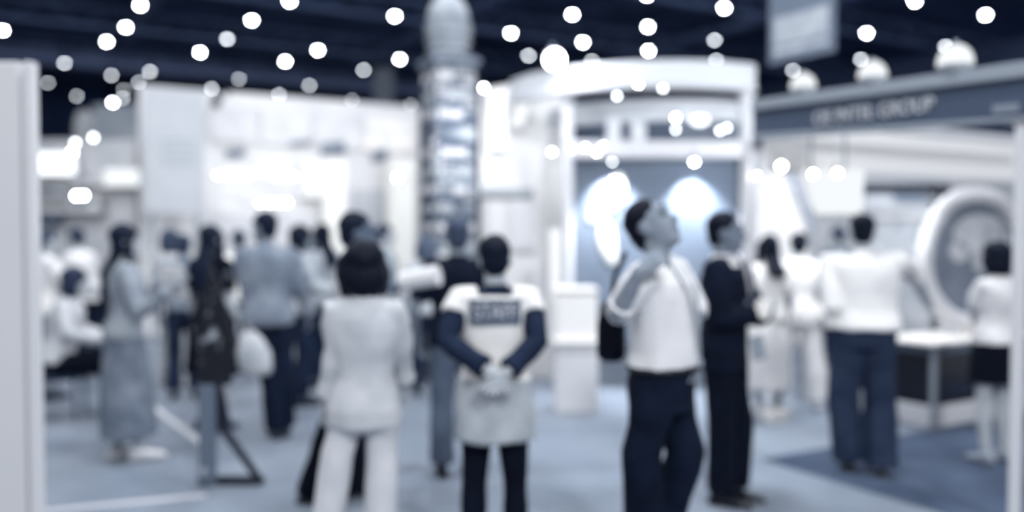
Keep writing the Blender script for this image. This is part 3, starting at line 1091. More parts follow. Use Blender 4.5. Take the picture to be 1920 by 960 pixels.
# ------------------------------------------------------------------ people
def bake(bm, voxel, smooth=3, dec=.5, fold=0.0, fscale=7, seed=0):
    """Fuse overlapping closed shapes of one bmesh into a single continuous skin."""
    me = bpy.data.meshes.new('tmp')
    bmesh.ops.recalc_face_normals(bm, faces=bm.faces[:])
    bm.to_mesh(me); bm.free()
    o = bpy.data.objects.new('tmp', me)
    COL.objects.link(o)
    m = o.modifiers.new('r', 'REMESH'); m.mode = 'VOXEL'; m.voxel_size = voxel
    s = o.modifiers.new('s', 'SMOOTH'); s.iterations = smooth; s.factor = .5
    if dec < 1:
        d = o.modifiers.new('d', 'DECIMATE'); d.ratio = dec
    dg = bpy.context.evaluated_depsgraph_get()
    out = bpy.data.meshes.new_from_object(o.evaluated_get(dg))
    bpy.data.objects.remove(o); bpy.data.meshes.remove(me)
    if fold:
        sv = V((seed * 3.1, seed * 1.7, seed))
        ns = [v.normal.copy() for v in out.vertices]
        for v, n in zip(out.vertices, ns):
            q = V((v.co.x, v.co.y, v.co.z * .55)) * fscale + sv
            f = noise.noise(q) + .5 * noise.noise(q * 2.3)
            v.co += n * (f * fold)
    return out


def add_mesh(name, me, m, parent):
    me.materials.clear()
    me.materials.append(m)
    me.polygons.foreach_set('use_smooth', [True] * len(me.polygons))
    o = bpy.data.objects.new(name, me)
    COL.objects.link(o)
    o.parent = parent
    return o


TORSO = [(.845, 0, .115, .09), (.88, -.005, .160, .112), (.95, -.012, .168, .118), (1.02, -.004, .155, .108), (1.10, .004, .140, .098),
         (1.18, .004, .146, .100), (1.26, .002, .158, .108), (1.33, 0, .166, .110), (1.39, -.004, .165, .100), (1.435, -.008, .135, .082), (1.47, -.01, .085, .062), (1.49, -.01, .06, .055)]
LEGR = [(0, .088), (.25, .084), (.5, .070), (1, .052), (1.12, .052), (1.35, .057), (1.6, .047), (2, .036)]


def lerp_chain(pts, t):
    i = min(int(t), len(pts) - 2)
    return pts[i].lerp(pts[i + 1], t - i)


def hand_bm(bm, w, d, n, t, curl, s):
    """Palm, four jointed fingers and a thumb that leaves the side of the palm."""
    d = d.normalized(); n = (n - d * n.dot(d)).normalized(); t = (t - d * t.dot(d) - n * t.dot(n)).normalized()
    add_rings(bm, [(w - d * .03 * s, t * .024 * s, n * .019 * s), (w, t * .026 * s, n * .018 * s), (w + d * .03 * s, t * .036 * s, n * .016 * s),
                   (w + d * .075 * s, t * .042 * s, n * .014 * s), (w + d * .092 * s, t * .04 * s, n * .011 * s)], 12)
    for k, (u, ln) in enumerate(((.031, .072), (.0105, .08), (-.0105, .075), (-.031, .058))):
        p = w + d * .084 * s + t * u * s
        fd = (d + t * u * 3).normalized()
        pts = [p]
        a = 0
        for seg, f in enumerate((.45, .32, .25)):
            a += curl * (.8 + .15 * k) * (.7 if seg == 0 else 1)
            p = p + (fd * math.cos(a) + n * math.sin(a)) * ln * f * s
            pts.append(p)
        add_tube(bm, pts, [.0085 * s, .008 * s, .0075 * s, .006 * s], 8)
    p = w + d * .028 * s + t * .026 * s
    q = p + (d * .6 + t * .65 + n * .3).normalized() * .036 * s
    e = q + (d * .85 + t * .2 + n * (.25 + curl * .5)).normalized() * .034 * s
    add_tube(bm, [p, q, e], [.0125 * s, .0105 * s, .008 * s], 8)


SKIN = mat(138, .6, vary=5, scale=8)
SKIN_L = mat(176, .6, vary=5, scale=8)
NJ = [0]


def person(label, pos, face, h, joints=None, lean=0, roll=0, head=(0, 0), skin=None, wide=1.0, belly=0, female=False, voxel=.011,
           top=None, over=None, bottom=None, shoes=20, hair=('short', 22), curl=(.35, .35), palms=(None, None), hip_z=.90, faceparts=True):
    """pos = ground point; face = heading in degrees (0 looks away from the camera, 90 to the left of the picture).
    joints: le lw re rw lk la rk ra as local points or ('px', x, y, dY)."""
    NJ[0] += 1
    sd = NJ[0]
    s = h / 1.75
    skin = skin or SKIN
    root = thing('person', label, 'person', (pos.x, pos.y, pos.z), math.radians(face))
    Rm = Matrix.Rotation(math.radians(face), 3, 'Z')
    Ri = Rm.transposed()
    dz = (hip_z - .90)

    def loc(p):
        if p[0] == 'px':
            return (Ri @ (P(p[1], p[2], pos.y + p[3]) - V((pos.x, pos.y, pos.z)))) / s
        return V(p)

    RL = Matrix.Rotation(-math.radians(lean), 3, 'X') @ Matrix.Rotation(math.radians(roll), 3, 'Y')
    pv = V((0, 0, .92))

    def bend(p, z=None):
        z = p.z if z is None else z
        f = max(0, min(1, (z - .9) / .25))
        q = pv + Matrix.Identity(3).lerp(RL, f) @ (p - pv)
        return q + V((0, 0, dz))

    sw = .185 * wide * (.92 if female else 1)
    J = {'ls': bend(V((-sw, -.005, 1.415))), 'rs': bend(V((sw, -.005, 1.415))),
         'lh': V((-.088, 0, hip_z)), 'rh': V((.088, 0, hip_z)),
         'lk': V((-.105, .02, .48)), 'rk': V((.105, .02, .48)), 'la': V((-.11, -.02, .085)), 'ra': V((.11, -.02, .085)),
         'le': V((-sw - .06, -.03, 1.13)), 're': V((sw + .06, -.03, 1.13)), 'lw': V((-sw - .07, .06, .89)), 'rw': V((sw + .07, .06, .89))}
    for k, p in (joints or {}).items():
        J[k] = loc(p)
    hc = bend(V((0, .012, 1.625)))
    yaw, pit = head
    RH = Matrix.Rotation(math.radians(yaw), 3, 'Z') @ Matrix.Rotation(math.radians(pit), 3, 'X')

    def hp(x, y, z):
        return hc + RH @ V((x, y, z))

    # head tilts about the neck
    nb = bend(V((0, -.012, 1.47)))
    hc = nb + V((0, 0, .0)) + (RH.lerp(Matrix.Identity(3), .35)) @ (hc - nb)
    bx = lambda g: [(z, y, rx, ry) for z, y, rx, ry in TORSO]

    def torso(bm, g, z0, z1, n=20, flare=0.0, bel=belly):
        rings = []
        prof = TORSO
        zs = [z0] + [z for z, *_ in prof if z0 + .01 < z < z1 - .01] + [z1]
        for z in zs:
            for (za, ya, xa, ra), (zb_, yb, xb, rb_) in zip(prof, prof[1:]):
                if za <= z <= zb_:
                    t = (z - za) / (zb_ - za); y, rx, ry = ya + (yb - ya) * t, xa + (xb - xa) * t, ra + (rb_ - ra) * t
                    break
            else:
                if z < prof[0][0]:
                    y, rx, ry = -.008, .165, .118
                else:
                    _, y, rx, ry = prof[-1]
            if z < .9 and g > 0:
                rx, ry = max(rx, .166), max(ry, .117)
            if female:
                if .9 > z or z < 1.0: rx *= 1.02
                if 1.04 < z < 1.2: rx *= .9
                if 1.24 < z < 1.36: ry *= 1.06
            wx = wide if z > 1.0 else 1 + (wide - 1) * .7
            b = bel * math.exp(-((z - 1.05) / .16) ** 2)
            fl = flare * max(0, (1.05 - z))
            gg = g if z < 1.4 else g * .7
            c = bend(V((0, y + b * .5, z)))
            a = (Matrix.Identity(3).lerp(RL, max(0, min(1, (z - .9) / .25))))
            rings.append((c * s, a @ V(((rx * wx + gg + fl + b * .35), 0, 0)) * s, a @ V((0, ry * (1 + (wide - 1) * .5) + gg + fl * .8 + b * .5, 0)) * s))
        add_rings(bm, rings, n)

    def arm(bm, k, g, t1=2.0, loose=0.0, flat=False):
        sh, el, wr = J[k + 's'], J[k + 'e'], J[k + 'w']
        ch = [sh, el, wr]
        ts = [0, .3, .7, 1, 1.25, 1.6, 2]
        rs = [.055, .052, .046, .041, .042, .035, .027]
        pts, rad = [], []
        for t, r_ in zip(ts, rs):
            if t <= t1 + 1e-6:
                pts.append(lerp_chain(ch, min(t, 1.9999)) * s); rad.append((r_ * (1 + (wide - 1) * .5) + g + loose * t) * s)
        if t1 not in ts:
            pts.append(lerp_chain(ch, t1) * s); rad.append((.045 + g + loose * t1) * s)
        inn = (bend(V((0, -.01, 1.39))) * s).lerp(sh * s, .55)
        add_tube(bm, [inn] + pts, [(.07 + g) * s] + rad, 12, not flat)

    def leg(bm, k, g, t1=2.0, straight=0.0):
        ch = [J[k + 'h'], J[k + 'k'], J[k + 'a']]
        pts, rad = [], []
        for t, r_ in LEGR:
            if t <= t1:
                pts.append(lerp_chain(ch, min(t, 1.9999)) * s)
                rad.append((max(r_, straight) + g) * (1 + (wide - 1) * .7) * s)
        if straight:
            pts.append(lerp_chain(ch, t1) * s); rad.append((max(.04, straight) + g) * (1 + (wide - 1) * .7) * s)
        add_tube(bm, pts, rad, 14, not straight)

    # --- body: one continuous skin
    bm = NB()
    torso(bm, 0, .86, 1.485)
    for k in 'lr':
        arm(bm, k, 0); leg(bm, k, 0)
        a = J[k + 'a']; kn = J[k + 'k']
        fdv = V((0, 1, 0)) if a.z < .2 else V((0, .8, -.6))
        add_tube(bm, [(a + V((0, -.02, -.04))) * s, (a + fdv * .07 + V((0, 0, -.045))) * s, (a + fdv * .16 + V((0, 0, -.06))) * s], [.034 * s, .034 * s, .02 * s], 10)
    add_tube(bm, [nb * s - V((0, 0, .03)) * s, nb * s, (hc + RH @ V((0, -.02, -.05))) * s], [.066 * s, .056 * s, .053 * s], 14)
    add_sphere(bm, hp(0, -.012, .032) * s, V((.076, .094, .09)) * s, RH, 20, 14)
    add_sphere(bm, hp(0, .02, -.03) * s, V((.063, .072, .093)) * s, RH, 18, 12)
    add_sphere(bm, hp(0, .05, -.092) * s, V((.04, .04, .03)) * s, RH)
    add_tube(bm, [hp(0, .088, .022) * s, hp(0, .1, -.005) * s, hp(0, .108, -.028) * s], [.009 * s, .011 * s, .016 * s], 10)
    add_sphere(bm, hp(0, .079, .036) * s, V((.048, .016, .011)) * s, RH)
    add_sphere(bm, hp(0, .085, -.062) * s, V((.024, .013, .011)) * s, RH)
    for sx in (-1, 1):
        add_sphere(bm, hp(sx * .077, -.008, -.008) * s, V((.011, .022, .033)) * s, RH)
    me = bake(bm, voxel * s, 2, .6)
    # hands as finer skin in the same mesh
    hb = NB()
    for i, k in enumerate('lr'):
        w = J[k + 'w']; el = J[k + 'e']
        d = (w - el).normalized()
        if palms[i] is not None:
            d2 = Ri @ V(palms[i][0]); n = Ri @ V(palms[i][1]); d = d2.normalized()
            t = n.cross(d) if k == 'l' else d.cross(n)
        else:
            inw = V((1 if k == 'l' else -1, 0, 0))
            n = inw - d * inw.dot(d)
            n = n.normalized() if n.length > .2 else V((0, 0, -1))
            t = d.cross(n) if k == 'r' else n.cross(d)
            if t.y < 0 and abs(d.z) > .6: t = -t
        hand_bm(hb, w * s, d, n, t, curl[i], s)
    hm = bake(hb, .0042 * s, 1, .5)
    b2 = NB(); b2.from_mesh(me); b2.from_mesh(hm)
    b2.to_mesh(me); b2.free(); bpy.data.meshes.remove(hm)
    add_mesh('body', me, skin, root)
    # --- face features
    if faceparts:
        for sx in (-1, 1):
            bm = NB(); add_sphere(bm, hp(sx * .03, .083, .014) * s, V((.013, .007, .007)) * s, RH, 10, 8)
            link('eye', bm, mat(30, .3), root, world=False, smooth=True)
            bm = NB(); add_tube(bm, [hp(sx * .014, .096, .042) * s, hp(sx * .03, .095, .047) * s, hp(sx * .048, .084, .042) * s], [.004 * s, .005 * s, .003 * s], 6)
            link('eyebrow', bm, mat(30, .8), root, world=False)
        bm = NB(); add_sphere(bm, hp(0, .093, -.062) * s, V((.021, .007, .007)) * s, RH, 10, 8)
        link('lips', bm, mat(95, .5), root, world=False, smooth=True)
    # --- hair
    st, hg = hair[0], hair[1]
    bm = NB()
    if st == 'short':
        add_sphere(bm, hp(0, -.024, .05) * s, V((.084, .098, .086)) * s, RH, 20, 14)
        add_sphere(bm, hp(0, -.06, -.005) * s, V((.072, .055, .08)) * s, RH, 18, 12)
    elif st == 'bob':
        add_sphere(bm, hp(0, -.026, .045) * s, V((.105, .112, .1)) * s, RH, 20, 14)
        add_sphere(bm, hp(0, -.05, -.045) * s, V((.112, .085, .105)) * s, RH, 18, 12)
        for sx in (-1, 1):
            add_tube(bm, [hp(sx * .08, .01, .06) * s, hp(sx * .1, 0, -.03) * s, hp(sx * .09, -.02, -.11) * s], [.03 * s, .036 * s, .028 * s], 10)
    elif st == 'long':
        add_sphere(bm, hp(0, -.024, .048) * s, V((.09, .104, .092)) * s, RH, 20, 14)
        ln = hair[2] if len(hair) > 2 else .3
        bk = bend(V((0, -.135, 1.4)))
        lo = bend(V((0, -.15, 1.45 - ln)))
        add_rings(bm, [(hp(0, -.05, .02) * s, V((.085, 0, 0)) * s, V((0, .06, 0)) * s), (hp(0, -.06, -.08) * s, V((.09, 0, 0)) * s, V((0, .05, 0)) * s),
                       (bk * s, V((.105, 0, 0)) * s, V((0, .035, 0)) * s), (lo.lerp(bk, .4) * s, V((.1, 0, 0)) * s, V((0, .032, 0)) * s), (lo * s, V((.06, 0, 0)) * s, V((0, .018, 0)) * s)], 16)
        for sx in (-1, 1):
            add_tube(bm, [hp(sx * .08, .02, .05) * s, hp(sx * .09, .01, -.05) * s, bend(V((sx * .09, .02, 1.42))) * s, bend(V((sx * .09, .04, 1.45 - ln * .6))) * s], [.024 * s, .03 * s, .03 * s, .016 * s], 10)
    elif st == 'bun':
        add_sphere(bm, hp(0, -.022, .046) * s, V((.086, .1, .088)) * s, RH, 20, 14)
        add_sphere(bm, hp(0, -.06, -.01) * s, V((.074, .055, .075)) * s, RH, 18, 12)
        add_sphere(bm, hp(0, -.125, .03) * s, V((.04, .04, .04)) * s, RH)
    me = bake(bm, .009 * s, 2, .5, fold=.006 * s, fscale=22, seed=sd)
    add_mesh('hair', me, mat(hg, .6, vary=4, scale=30), root)

    def cloth(name, bm, m, fold=.008, fs=7, vx=.012):
        return add_mesh(name, bake(bm, vx * s, 3, .5, fold=fold * s, fscale=fs / s, seed=sd + len(name)), m, root)

    # --- clothing
    if bottom:
        kind, m, prm = bottom
        bm = NB()
        if kind == 'trousers':
            torso(bm, .012, .85, prm.get('waist', 1.0))
            for k in 'lr':
                leg(bm, k, .014, 1.96, prm.get('straight', .062))
            cloth('trousers', bm, m)
        elif kind == 'skirt':
            z0, fl = prm.get('hem', .5), prm.get('flare', .05)
            rings = []
            for i in range(8):
                z = 1.02 + dz - (1.02 + dz - z0) * i / 7
                f = i / 7
                rings.append((V((0, -.008 + .02 * f, z)) * s, V((.158 + .035 * min(1, f * 3) + fl * f, 0, 0)) * s, V((0, .115 + .03 * min(1, f * 3) + fl * f, 0)) * s))
            add_rings(bm, rings, 24)
            cloth('skirt', bm, m, .012, 6)
    if top:
        kind, m, prm = top
        bm = NB()
        torso(bm, prm.get('g', .016), prm.get('hem', .93), 1.465, flare=prm.get('flare', .0))
        for k in 'lr':
            if kind == 'long':
                arm(bm, k, .012, 1.9, .004, True)
            elif kind == 'rolled':
                arm(bm, k, .016, 1.2, .006, True)
            elif kind == 'short':
                arm(bm, k, .016, .75, .012, True)
        add_tube(bm, [nb * s - V((0, 0, .02)) * s, (nb + V((0, 0, .035))) * s], [.075 * s, .064 * s], 14, False)
        cloth(prm.get('name', 'shirt'), bm, m, .003 if over else .014, 6.5)
    if over:
        kind, m, prm = over
        bm = NB()
        torso(bm, prm.get('g', .035), prm.get('hem', .8), prm.get('top', 1.45), flare=prm.get('flare', .0))
        if kind == 'jacket':
            for k in 'lr':
                arm(bm, k, .02, 1.9, .004, True)
        else:
            for k in 'lr':
                sh = J[k + 's'] * s
                arm(bm, k, .026, .34, .0, True)
        cloth(prm.get('name', kind), bm, m, .009, 7)
    # --- shoes
    for k in 'lr':
        a = J[k + 'a']
        bm = NB()
        fdv = V((0, 1, 0)) if a.z < .2 else V((0, .8, -.6))
        rings = []
        for y, w_, hh in ((-.075, .026, .03), (-.055, .036, .048), (0, .04, .052), (.06, .044, .04), (.12, .047, .032), (.165, .04, .026), (.19, .022, .016)):
            c = a + fdv * y + V((0, 0, -.085 + hh))
            rings.append((c * s, V((w_, 0, 0)) * s, V((0, 0, hh)) * s))
        add_rings(bm, rings, 14)
        link('shoe', bm, mat(shoes, .4), root, world=False, smooth=True)
    root['_s'] = s
    for kk in ('_s',):
        del root[kk]
    return root, J, bend, s


def at(px, Yd):
    p = P(px, 600, Yd)
    return V((p.x, p.y, 0))


TR = lambda g, **k: ('trousers', mat(g, .85, vary=5, scale=9), k)
# woman with the dark bob, nearest, seen from behind
pos = at(683, 3.72)
r_, J, bd, s = person('woman with a dark bob in pale top and trousers, back turned, nearest left of centre', pos, 4, 1.57, female=True, wide=.93, voxel=.009,
                      joints={'le': ('px', 630, 650, -.02), 'lw': ('px', 610, 750, .06), 're': ('px', 752, 640, .05), 'rw': ('px', 758, 720, .16), 'lk': ('px', 632, 850, 0), 'la': ('px', 606, 1020, 0), 'rk': ('px', 716, 850, .02), 'ra': ('px', 712, 1030, 0)},
                      top=('long', mat(188, .85, vary=6, scale=7), dict(hem=.86, g=.022, name='long_sleeved_top')), bottom=TR(200, straight=.068),
                      hair=('bob', 16), shoes=150, head=(14, -4), skin=SKIN_L)
# man in the staff vest
pos = at(928, 4.0)
r_, J, bd, s = person('person in white vest with lettered back patch, hands clasped behind', pos, 2, 1.60, voxel=.009,
                      joints={'le': ('px', 838, 640, -.1), 'lw': ('px', 918, 696, -.2), 're': ('px', 1008, 640, -.1), 'rw': ('px', 948, 700, -.21)},
                      palms=(((.75, -.1, -.7), (0, -1, .1)), ((-.72, -.1, -.7), (0, -1, .1))), curl=(.5, .55),
                      top=('long', mat(40, .85, vary=6, scale=8), dict(hem=.86, g=.012, name='dark_sweater')),
                      over=('vest', mat(226, .8, vary=4, scale=6), dict(hem=.98, g=.028, name='vest', flare=.0)),
                      bottom=TR(14, straight=.05), hair=('short', 22), shoes=24, skin=SKIN_L)
bm = NB()
rings = []
for i in range(6):
    z = 1.02 - i * .062
    f = i / 5
    rings.append((V((0, -.01, z)) * s, V((.19 + .02 * f, 0, 0)) * s, V((0, .148 + .015 * f, 0)) * s))
add_rings(bm, rings, 24)
add_mesh('tunic_hem', bake(bm, .012 * s, 3, .5, fold=.01, fscale=7, seed=4), mat(172, .85, vary=10, scale=7), r_)
# curved back patch with lettering
zc_ = (P(0, 580, 4.0).z) / s
pb_ = NB()
cols = 10
hw_, hh_ = .128, .062


def back_y(x, z):
    rx, ry = .166 + .03, .110 + .03
    return -ry * math.sqrt(max(.05, 1 - (x / rx) ** 2)) - .006


vv = [[pb_.verts.new(V((-hw_ + 2 * hw_ * i / cols, back_y(-hw_ + 2 * hw_ * i / cols, 0) - e, zc_ + zz)) * s) for i in range(cols + 1)] for zz, e in ((-hh_, .006), (hh_, .006), (hh_, -.012), (-hh_, -.012))]
for a, b in ((0, 1), (1, 2), (2, 3), (3, 0)):
    for i in range(cols):
        pb_.faces.new((vv[a][i], vv[a][i + 1], vv[b][i + 1], vv[b][i]))
pb_.faces.new([vv[k][0] for k in range(4)]); pb_.faces.new([vv[k][cols] for k in range(4)][::-1])
patch = link('back_patch', pb_, mat(92, .7), r_, world=False)
tb = text_bm('STAFF', .1, .0)
xs = [v.co.x for v in tb.verts]; k_ = .105 / max(xs)
ys = [v.co.y for v in tb.verts]; ky = .043 / max(ys)
bmesh.ops.solidify(tb, geom=tb.faces[:], thickness=.001)
for v in tb.verts:
    x = v.co.x * k_
    v.co = V((x, back_y(x, 0) - .009 + v.co.z, zc_ + v.co.y * ky)) * s
link('patch_lettering', tb, mat(196, .7), patch, world=False)
# man looking up
pos = at(1240, 3.66)
r_, J, bd, s = person('tall man in white shirt looking up to the right, one hand raised', pos, -122, 1.77, voxel=.009, wide=1.0, belly=.025,
                      joints={'re': ('px', 1158, 588, -.16), 'rw': ('px', 1200, 508, -.27), 'le': ('px', 1300, 575, .1), 'lw': ('px', 1296, 660, .0), 'rk': ('px', 1203, 850, -.05), 'ra': ('px', 1204, 1000, .1),
                              'lk': ('px', 1285, 850, .05), 'la': ('px', 1232, 1015, .18)},
                      palms=(None, ((.8, -.1, .58), (.5, .75, -.5))), curl=(.4, .75), head=(-4, 30), skin=mat(138, .6, vary=5, scale=8),
                      top=('rolled', mat(212, .85, vary=4, scale=6), dict(hem=1.03, g=.026, name='shirt')),
                      bottom=TR(26, straight=.07, waist=1.06), hair=('short', 16), shoes=16)
bm = NB(); pts = [bd(V((math.sin(a) * .178, math.cos(a) * .138 + .01, 1.03))) * s for a in [i * 2 * PI / 28 for i in range(29)]]
add_tube(bm, pts, .014 * s, 8, False); link('belt', bm, mat(12, .5), r_, world=False)
bm = NB()
pts = [V((x, y, z)) * s for x, y, z in ((-.06, .06, 1.47), (-.05, .14, 1.35), (-.012, .16, 1.2), (0, .172, 1.08), (.012, .16, 1.2), (.05, .14, 1.35), (.06, .06, 1.47))]
add_tube(bm, pts, .006 * s, 6); link('lanyard', bm, mat(150, .6), r_, world=False)
# suit man
pos = at(1358, 5.0)
r_, J, bd, s = person('man in a dark suit and tie with folded arms, turned to the right', pos, -118, 1.73, voxel=.01, wide=1.08,
                      joints={'re': ('px', 1352, 600, -.2), 'rw': ('px', 1420, 588, -.16), 'le': ('px', 1432, 600, .12), 'lw': ('px', 1412, 572, -.02),
                              'rk': ('px', 1352, 795, -.06), 'ra': ('px', 1352, 926, -.02), 'lk': ('px', 1388, 790, .1), 'la': ('px', 1378, 915, .12)},
                      palms=(((-.5, -.5, .2), (-.6, .2, -.2)), ((.8, .2, .25), (-.1, .9, .1))), curl=(.4, .45), head=(8, 2), skin=mat(122, .6, vary=5, scale=8),
                      top=('long', mat(215, .8), dict(hem=.95, g=.012, name='white_shirt')), over=('jacket', mat(22, .85, vary=4, scale=8), dict(hem=.82, g=.026, name='suit_jacket', top=1.43)),
                      bottom=TR(16, straight=.066), hair=('short', 18), shoes=10)
bm = NB()
add_prism(bm, [V((-.05, .118, 1.46)) * s, V((.05, .118, 1.46)) * s, V((.03, .145, 1.34)) * s, V((.0, .158, 1.2)) * s, V((-.03, .145, 1.34)) * s], V((0, .012, 0)))
link('shirt_front', bm, mat(200, .7), r_, world=False)
bm = NB(); add_tube(bm, [V((0, .135, 1.45)) * s, V((0, .16, 1.36)) * s, V((0, .172, 1.2)) * s], [.014 * s, .018 * s, .022 * s], 8); link('necktie', bm, mat(60, .6), r_, world=False)
q = P(1424, 652, 4.86)
bm = NB(); add_prism(bm, [P(1406, 634, 4.84), P(1430, 626, 4.84), P(1438, 672, 4.84), P(1414, 678, 4.84)], V((0, .02, 0)))
tag(link('brochure', bm, mat(150, .6), bevel=.003), 'grey folded brochure held at the side of the man in the dark suit', 'brochure')
# big white shirt man at right
pos = at(1618, 5.67) + V((0, 0, .007))
person('broad man in white shirt and dark blue trousers, back turned, reaching right', pos, -14, 1.73, voxel=.01, wide=1.24, belly=.05, lean=6,
       joints={'re': ('px', 1712, 512, .12), 'rw': ('px', 1742, 572, .3), 'le': ('px', 1560, 575, -.02), 'lw': ('px', 1590, 610, .26), 'lk': (-.12, .02, .48), 'la': ('px', 1592, 866, .04), 'rk': (.12, .03, .48), 'ra': ('px', 1655, 882, -.08)},
       head=(-6, -8), top=('rolled', mat(222, .85, vary=3, scale=6), dict(hem=.97, g=.036, name='shirt')), bottom=TR(54, straight=.076), hair=('short', 20), shoes=14, skin=SKIN_L)
# far right woman
pos = at(1866, 5.9) + V((0, 0, .007))
person('woman in a white top and short black skirt at the right edge, back turned', pos, 25, 1.53, female=True, voxel=.011,
       joints={'le': ('px', 1828, 590, .04), 'lw': ('px', 1842, 628, .2)},
       top=('short', mat(212, .85, vary=4, scale=6), dict(hem=.96, g=.03, name='blouse')), bottom=('skirt', mat(12, .85), dict(hem=.64, flare=.01)), hair=('bob', 20), shoes=140, skin=SKIN_L)
# pair in white
pos = at(1496, 7.7)
person('woman in a white blouse and wide white trousers left of the broad man', pos, -10, 1.60, female=True, voxel=.013,
       joints={'le': (-.27, .0, 1.15), 're': (.27, 0, 1.15), 'lk': (-.17, .03, .48), 'la': (-.2, 0, .085), 'rk': (.17, .03, .48), 'ra': (.2, 0, .085)},
       top=('long', mat(224, .85, vary=4, scale=6), dict(hem=.85, g=.035, name='blouse')), bottom=TR(216, straight=.085), hair=('bun', 18), shoes=200, skin=SKIN_L)
pos = at(1440, 7.3)
person('woman in a white dress beside the round column, half hidden by the suited man', pos, 20, 1.58, female=True, voxel=.013,
       top=('short', mat(228, .85, vary=4, scale=6), dict(hem=.95, g=.03, name='blouse')), bottom=('skirt', mat(216, .85, vary=5, scale=6), dict(hem=.3, flare=.06)), hair=('long', 18, .1), shoes=190, skin=SKIN_L)
# long haired woman left
pos = at(236, 6.06)
r_, J, bd, s = person('woman with long dark hair in a pale top and long grey skirt, left', pos, -62, 1.66, female=True, voxel=.01,
       joints={'re': ('px', 262, 590, -.2), 'rw': ('px', 318, 540, -.22), 'le': ('px', 268, 580, .15), 'lw': ('px', 312, 520, .1), 'la': ('px', 220, 842, .05), 'ra': ('px', 262, 842, -.08)},
       top=('long', mat(152, .85, vary=12, scale=6), dict(hem=.9, g=.028, name='blouse')), bottom=('skirt', mat(122, .85, vary=14, scale=5), dict(hem=.17, flare=.06)), hair=('long', 28, .42), shoes=205, skin=SKIN_L)
for (x, y, w_, h_, lab) in ((322, 512, .16, .11, 'upper white paper held out by the woman with the long skirt'), (330, 548, .15, .1, 'lower white paper held out by the woman with the long skirt')):
    q = P(x, y, 5.93)
    bm = NB(); add_box(bm, q, (w_, .012, h_), .2, .5); tag(link('paper', bm, mat(216, .6)), lab, 'paper', 'papers held by the long-skirted woman')
# grey shirt man
pos = at(502, 6.6)
r_, J, bd, s = person('man in grey shirt and dark trousers holding a white bag, back turned', pos, 28, 1.77, voxel=.01, wide=1.06, belly=.02, lean=4,
       joints={'le': ('px', 466, 545, -.05), 'lw': ('px', 462, 610, -.1), 're': ('px', 560, 540, .1), 'rw': ('px', 575, 592, .3), 'lk': ('px', 510, 720, -.02), 'la': ('px', 518, 806, .02), 'rk': ('px', 534, 720, .02), 'ra': ('px', 534, 800, .1)},
       head=(30, 0), top=('rolled', mat(126, .85, vary=12, scale=6), dict(hem=.88, g=.03, name='shirt')), bottom=TR(30, straight=.066), hair=('short', 28), shoes=34)
q = P(476, 655, 6.42)
r = thing('carrier_bag', 'white carrier bag hanging from the hand of the man in the grey shirt', 'bag', (q.x, q.y, P(476, 702, 6.42).z))
bm = NB(); add_rings(bm, [(V((q.x + dx, q.y, P(476, y, 6.42).z)), V((w, 0, 0)), V((0, d, 0))) for y, w, d, dx in ((702, .1, .05, .02), (690, .13, .07, .01), (660, .13, .07, 0), (635, .09, .05, -.02), (622, .05, .03, -.03))], 16)
link('bag_body', bm, mat(184, .7, vary=12, scale=8), r, smooth=True)
bm = NB(); add_tube(bm, [V((q.x - .06, q.y, P(0, 624, 6.42).z)), V((q.x - .05, q.y, P(0, 608, 6.42).z)), V((q.x - .0, q.y, P(0, 624, 6.42).z))], .008, 6); link('handle', bm, mat(190, .7), r)
# man behind the bob woman with a rolled paper
pos = at(668, 5.06)
person('man in pale shirt behind the woman with the bob, arm stretched right', pos, -75, 1.73, voxel=.011,
       joints={'re': ('px', 715, 545, -.15), 'rw': ('px', 778, 530, -.12), 'le': ('px', 700, 560, .15), 'lw': ('px', 735, 600, .12), 'rk': ('px', 620, 800, -.08), 'ra': ('px', 578, 930, .0), 'lk': ('px', 668, 800, .1), 'la': ('px', 668, 925, .1)},
       top=('rolled', mat(205, .85, vary=6, scale=6), dict(hem=.93, g=.024, name='shirt')), bottom=TR(12, straight=.066), hair=('short', 26), shoes=14, skin=mat(100, .6))
a_, b_ = P(752, 528, 4.86), P(822, 516, 4.8)
bm = NB(); add_tube(bm, [a_, b_], [.055, .06], 14, False)
tag(link('paper_roll', bm, mat(210, .6)), 'thick white paper roll held out left of the man in the black shirt', 'paper roll')
# man in black
pos = at(858, 5.6)
person('person in a black shirt with greyish hair behind the staff vest', pos, 10, 1.70, voxel=.011, joints={'le': (-.3, .0, 1.13), 'lw': (-.27, .12, .92)},
       top=('short', mat(22, .85, vary=4, scale=6), dict(hem=.9, g=.03, name='shirt')), bottom=TR(96, straight=.07), hair=('short', 70), shoes=20)
# couple in the background
person('dark haired person turned right behind the man in the grey shirt', at(566, 7.9), -70, 1.66, voxel=.013, joints={'re': (.25, .1, 1.16), 'rw': (.15, .32, 1.12)},
       top=('long', mat(168, .85, vary=12, scale=6), dict(hem=.9, g=.028, name='shirt')), bottom=TR(40), hair=('bob', 24), shoes=30)
person('person with dark hair facing left beside the white column of the stand', at(604, 8.8), 60, 1.68, voxel=.013, joints={'le': (-.2, .12, 1.16), 'lw': (-.1, .34, 1.12)},
       top=('long', mat(160, .85, vary=12, scale=6), dict(hem=.9, g=.028, name='shirt')), bottom=TR(34), hair=('long', 22, .15), shoes=30)
